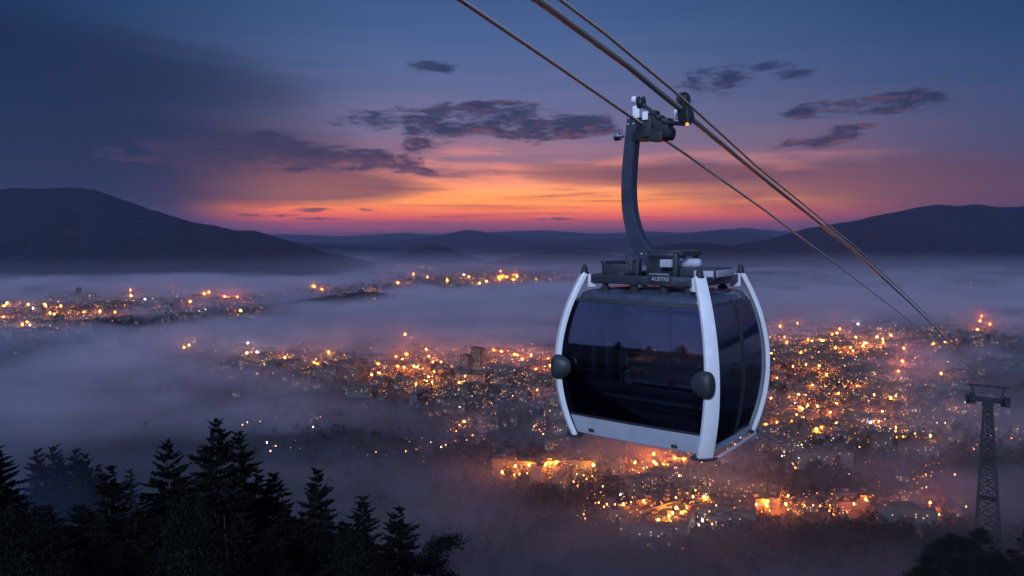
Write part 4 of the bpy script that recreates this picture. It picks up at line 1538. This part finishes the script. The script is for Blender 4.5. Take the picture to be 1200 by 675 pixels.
# ---- hanger arm: a bent box section
apx = [(790, 321), (776, 313), (764, 303), (754, 291), (746.5, 277), (741.5, 262), (738.5, 245), (737.3, 225), (737.8, 205), (739.2, 185), (741.0, 165), (743.0, 146), (743.8, 137.5)]
ap = [pl(a, b, 0.0) for a, b in apx]
wid = [0.22, 0.22, 0.21, 0.20, 0.19, 0.18, 0.175, 0.17, 0.168, 0.165, 0.16, 0.155, 0.15]
fine, fw = [], []
for i in range(len(ap) - 1):
    p0, p1, p2, p3 = ap[max(i - 1, 0)], ap[i], ap[i + 1], ap[min(i + 2, len(ap) - 1)]
    for k in range(4):
        u = k / 4
        fine.append(0.5 * ((2 * p1) + (p2 - p0) * u + (2 * p0 - 5 * p1 + 4 * p2 - p3) * u * u + (3 * p1 - p0 - 3 * p2 + p3) * u ** 3))
        fw.append(wid[i] + (wid[i + 1] - wid[i]) * u)
fine.append(ap[-1])
fw.append(wid[-1])
rings = []
for i, p in enumerate(fine):
    T = (fine[min(i + 1, len(fine) - 1)] - fine[max(i - 1, 0)]).normalized()
    nrm = Vector((T.z, 0, -T.x)).normalized()
    a, b, c = fw[i] / 2, 0.085, 0.014
    Yv = Vector((0, 1, 0))
    rings.append([p + nrm * x_ + Yv * y_ for x_, y_ in ((-a, -b + c), (-a + c, -b), (a - c, -b), (a, -b + c), (a, b - c), (a - c, b), (-a + c, b), (-a, b - c))])
MB().loft(rings).build('hanger_arm', M_arm, cabin, angle=28)
bo = MB()
for i in (6, 10, 44, 47):
    for s_ in (-0.04, 0.04):
        bo.lathe(fine[i] + Vector((s_, -0.084, 0)), (0, -1, 0), [(0, 0.014), (0.012, 0.014), (0.014, 0.009)], 8)
bo.build('bolt', M_grey, bpy.data.objects['hanger_arm'])
cb = pl(733, 291, -0.09)
ce = pl(737, 316, -0.2)
MB().tube([cb, (cb + ce) / 2 + Vector((-0.012, 0, 0)), ce], 0.006, 6).build('cable_whip', M_black, cabin)

# ---- grip head on the haul rope and its guide on the track rope
Y0 = -0.10
hd = MB()
boxpx(hd, (741, 153), (768, 163.5), Y0, 0.2, 0.012)
boxpx(hd, (751, 137), (763, 160), Y0 - 0.03, 0.16, 0.012)
boxpx(hd, (759, 132), (768, 146), Y0 - 0.01, 0.14, 0.012)
boxpx(hd, (765, 139), (783, 161), Y0 - 0.02, 0.18, 0.02)
boxpx(hd, (761, 155), (776, 164.5), Y0 - 0.05, 0.20, 0.015)
a0, a1 = pl(781, 156.5, Y0 + 0.05), pl(791, 157.5, Y0 + 0.05)
hd.lathe(a0, a1 - a0, [(-0.02, 0.075), (0.04, 0.088), (0.085, 0.088), (0.10, 0.075), (0.105, 0.03)], 20)
a0, a1 = pl(749, 119, Y0 - 0.02), pl(781, 144, Y0 - 0.02)
hd.bar(a0, a1, 0.05, 0.045, 0.008)
hd.lathe(pl(769, 131.5, Y0 - 0.02), (0, 1, 0), [(-0.04, 0.026), (0.06, 0.026)], 12)
hd.lathe(pl(775, 137, Y0 - 0.02), (0, 1, 0), [(-0.05, 0.024), (0.08, 0.024)], 12)
a0, a1 = pl(780, 143.5, Y0), pl(804, 145.5, Y0)
hd.tube([a0, a1], 0.028, 10)
grip = hd.build('grip', M_black, cabin)
rl = MB()
rl.lathe(pl(751.5, 120.5, Y0 + 0.02), (1, 0.25, 0), [(-0.05, 0.075), (-0.03, 0.092), (-0.01, 0.07), (0.015, 0.07), (0.035, 0.092), (0.05, 0.07)], 22)
rl.build('guide_roller', M_black, grip)
cp = MB()
cp.lathe(pl(743.5, 117.0, Y0), (-1, -0.2, 0), [(-0.03, 0.05), (0.0, 0.052), (0.03, 0.045), (0.04, 0.02)], 16)
boxpx(cp, (741, 124), (749, 138), Y0 - 0.02, 0.07, 0.015)
boxpx(cp, (752.5, 131), (759, 140), Y0 - 0.055, 0.02, 0.006)
cp.build('roller_cover', M_cream, grip)
sh = MB()
cdir = Vector((0.0, 1.0, 0.0))
for (px, py, rr) in ((801.0, 117.0, 0.098), (803.8, 136.0, 0.118)):
    c = pl(px, py, Y0 + 0.02)
    sh.lathe(c, (0.93, -0.36, 0.0), [(-0.035, rr * 0.55), (-0.033, rr), (-0.018, rr), (-0.008, rr * 0.82), (0.008, rr * 0.82), (0.018, rr), (0.033, rr), (0.035, rr * 0.55)], 26)
    sh.lathe(c, (0.93, -0.36, 0.0), [(-0.06, 0.03), (0.06, 0.03)], 12)
a0, a1 = pl(802, 112, Y0 - 0.04), pl(806, 143, Y0 - 0.04)
sh.bar(a0, a1, 0.03, 0.05, 0.006)
sh.build('sheave', M_black, grip)
sc_ = MB()
boxpx(sc_, (789.5, 128.5), (796, 139), Y0 - 0.02, 0.08, 0.012)
sc_.build('sheave_bracket', M_cream, grip)
ln = MB()
ln.lathe(pl(804.5, 145.6, Y0 - 0.01), (1, 0, 0), [(-0.01, 0.02), (0.02, 0.02), (0.03, 0.012)], 12)
ln.build('marker_lamp', M_lens, grip)
kb = MB()
c = pl(723.7, 160, 0.0)
kb.lathe(c, (-1, 0, 0), [(-0.10, 0.022), (-0.05, 0.022), (-0.045, 0.055), (-0.01, 0.062), (0.03, 0.06), (0.045, 0.045), (0.05, 0.01)], 20)
kb.build('work_lamp', M_chrome, grip)

# ------------------------------------------------------------------ the cables
M_rope, rt, ro_ = new_mat('steel_rope')
rp = rt.n('ShaderNodeBsdfPrincipled')
rp.inputs['Base Color'].default_value = (0.78, 0.67, 0.56, 1)
rp.inputs['Metallic'].default_value = 0.2
rp.inputs['Roughness'].default_value = 0.38
rtc = rt.n('ShaderNodeTexCoord')
wv_ = rt.n('ShaderNodeTexWave', bands_direction='DIAGONAL')
wv_.inputs['Scale'].default_value = 9.0
rt.put(wv_.inputs['Vector'], rtc.outputs['Object'])
rb = rt.n('ShaderNodeBump')
rb.inputs['Strength'].default_value = 0.5
rb.inputs['Distance'].default_value = 0.006
rt.put(rb.inputs['Height'], wv_.outputs['Fac'])
rt.put(rp.inputs['Normal'], rb.outputs[0])
rt.put(ro_.inputs['Surface'], rp.outputs[0])
M_sunset_rope = pbr('sunset_gold_rope', (0.85, 0.62, 0.40), 0.34, 0.2, 0.2, 30.0)  # golden sunset reflection put into the rope's base colour


def rope(name, label, pix, c, r, mat, k=0.658):
    """a straight run in plan, x = k * y + c, through the heights the photograph shows"""
    pts = []
    for px, py in pix:
        Y = c / ((px - 600) / F - k)
        pts.append(Vector((k * Y + c, Y, (HOR - py) / F * Y)))
    a, b = pts[0], pts[1]
    d = (a - b).normalized()
    pts.insert(0, a + d * 14)
    # smooth the heights with one fitted parabola so that the rope hangs in one even curve
    ys = np.array([p.y for p in pts[1:]])
    zs = np.array([p.z for p in pts[1:]])
    out = []
    grid = np.concatenate([np.linspace(pts[0].y, ys[-1] * 0.35, 40), np.linspace(ys[-1] * 0.36, ys[-1], 24)])
    order = np.argsort(ys)
    for y in grid:
        if y < ys[order[0]]:
            z = zs[order[0]] + (y - ys[order[0]]) * (zs[order[1]] - zs[order[0]]) / (ys[order[1]] - ys[order[0]])
        else:
            z = float(np.interp(y, ys[order], zs[order]))
        out.append(Vector((k * y + c, y, z)))
    o = MB().tube(out, r, 12).build(name, mat)
    return tag(o, label, 'cable')


rope('cable', 'thin haul rope held in the clamp at the top of the hanger arm', [(540, 0), (640, 68), (737, 135), (800, 178), (900, 249), (1000, 325), (1075, 383), (1154, 448)], -4.83, 0.0225, M_rope)
rope('cable', 'thick dark track rope running under the sheave beside the clamp', [(630, 0), (700, 48), (800, 130), (880, 197), (1000, 293), (1075, 363), (1152, 440)], -4.17, 0.038, M_rope, 0.658)
rope('cable', 'thin rope coloured gold by the sunset above the thick track rope', [(657, 0), (730, 55), (803, 118), (882, 191), (1002, 289), (1077, 360), (1154, 438)], -4.05, 0.019, M_sunset_rope, 0.658)
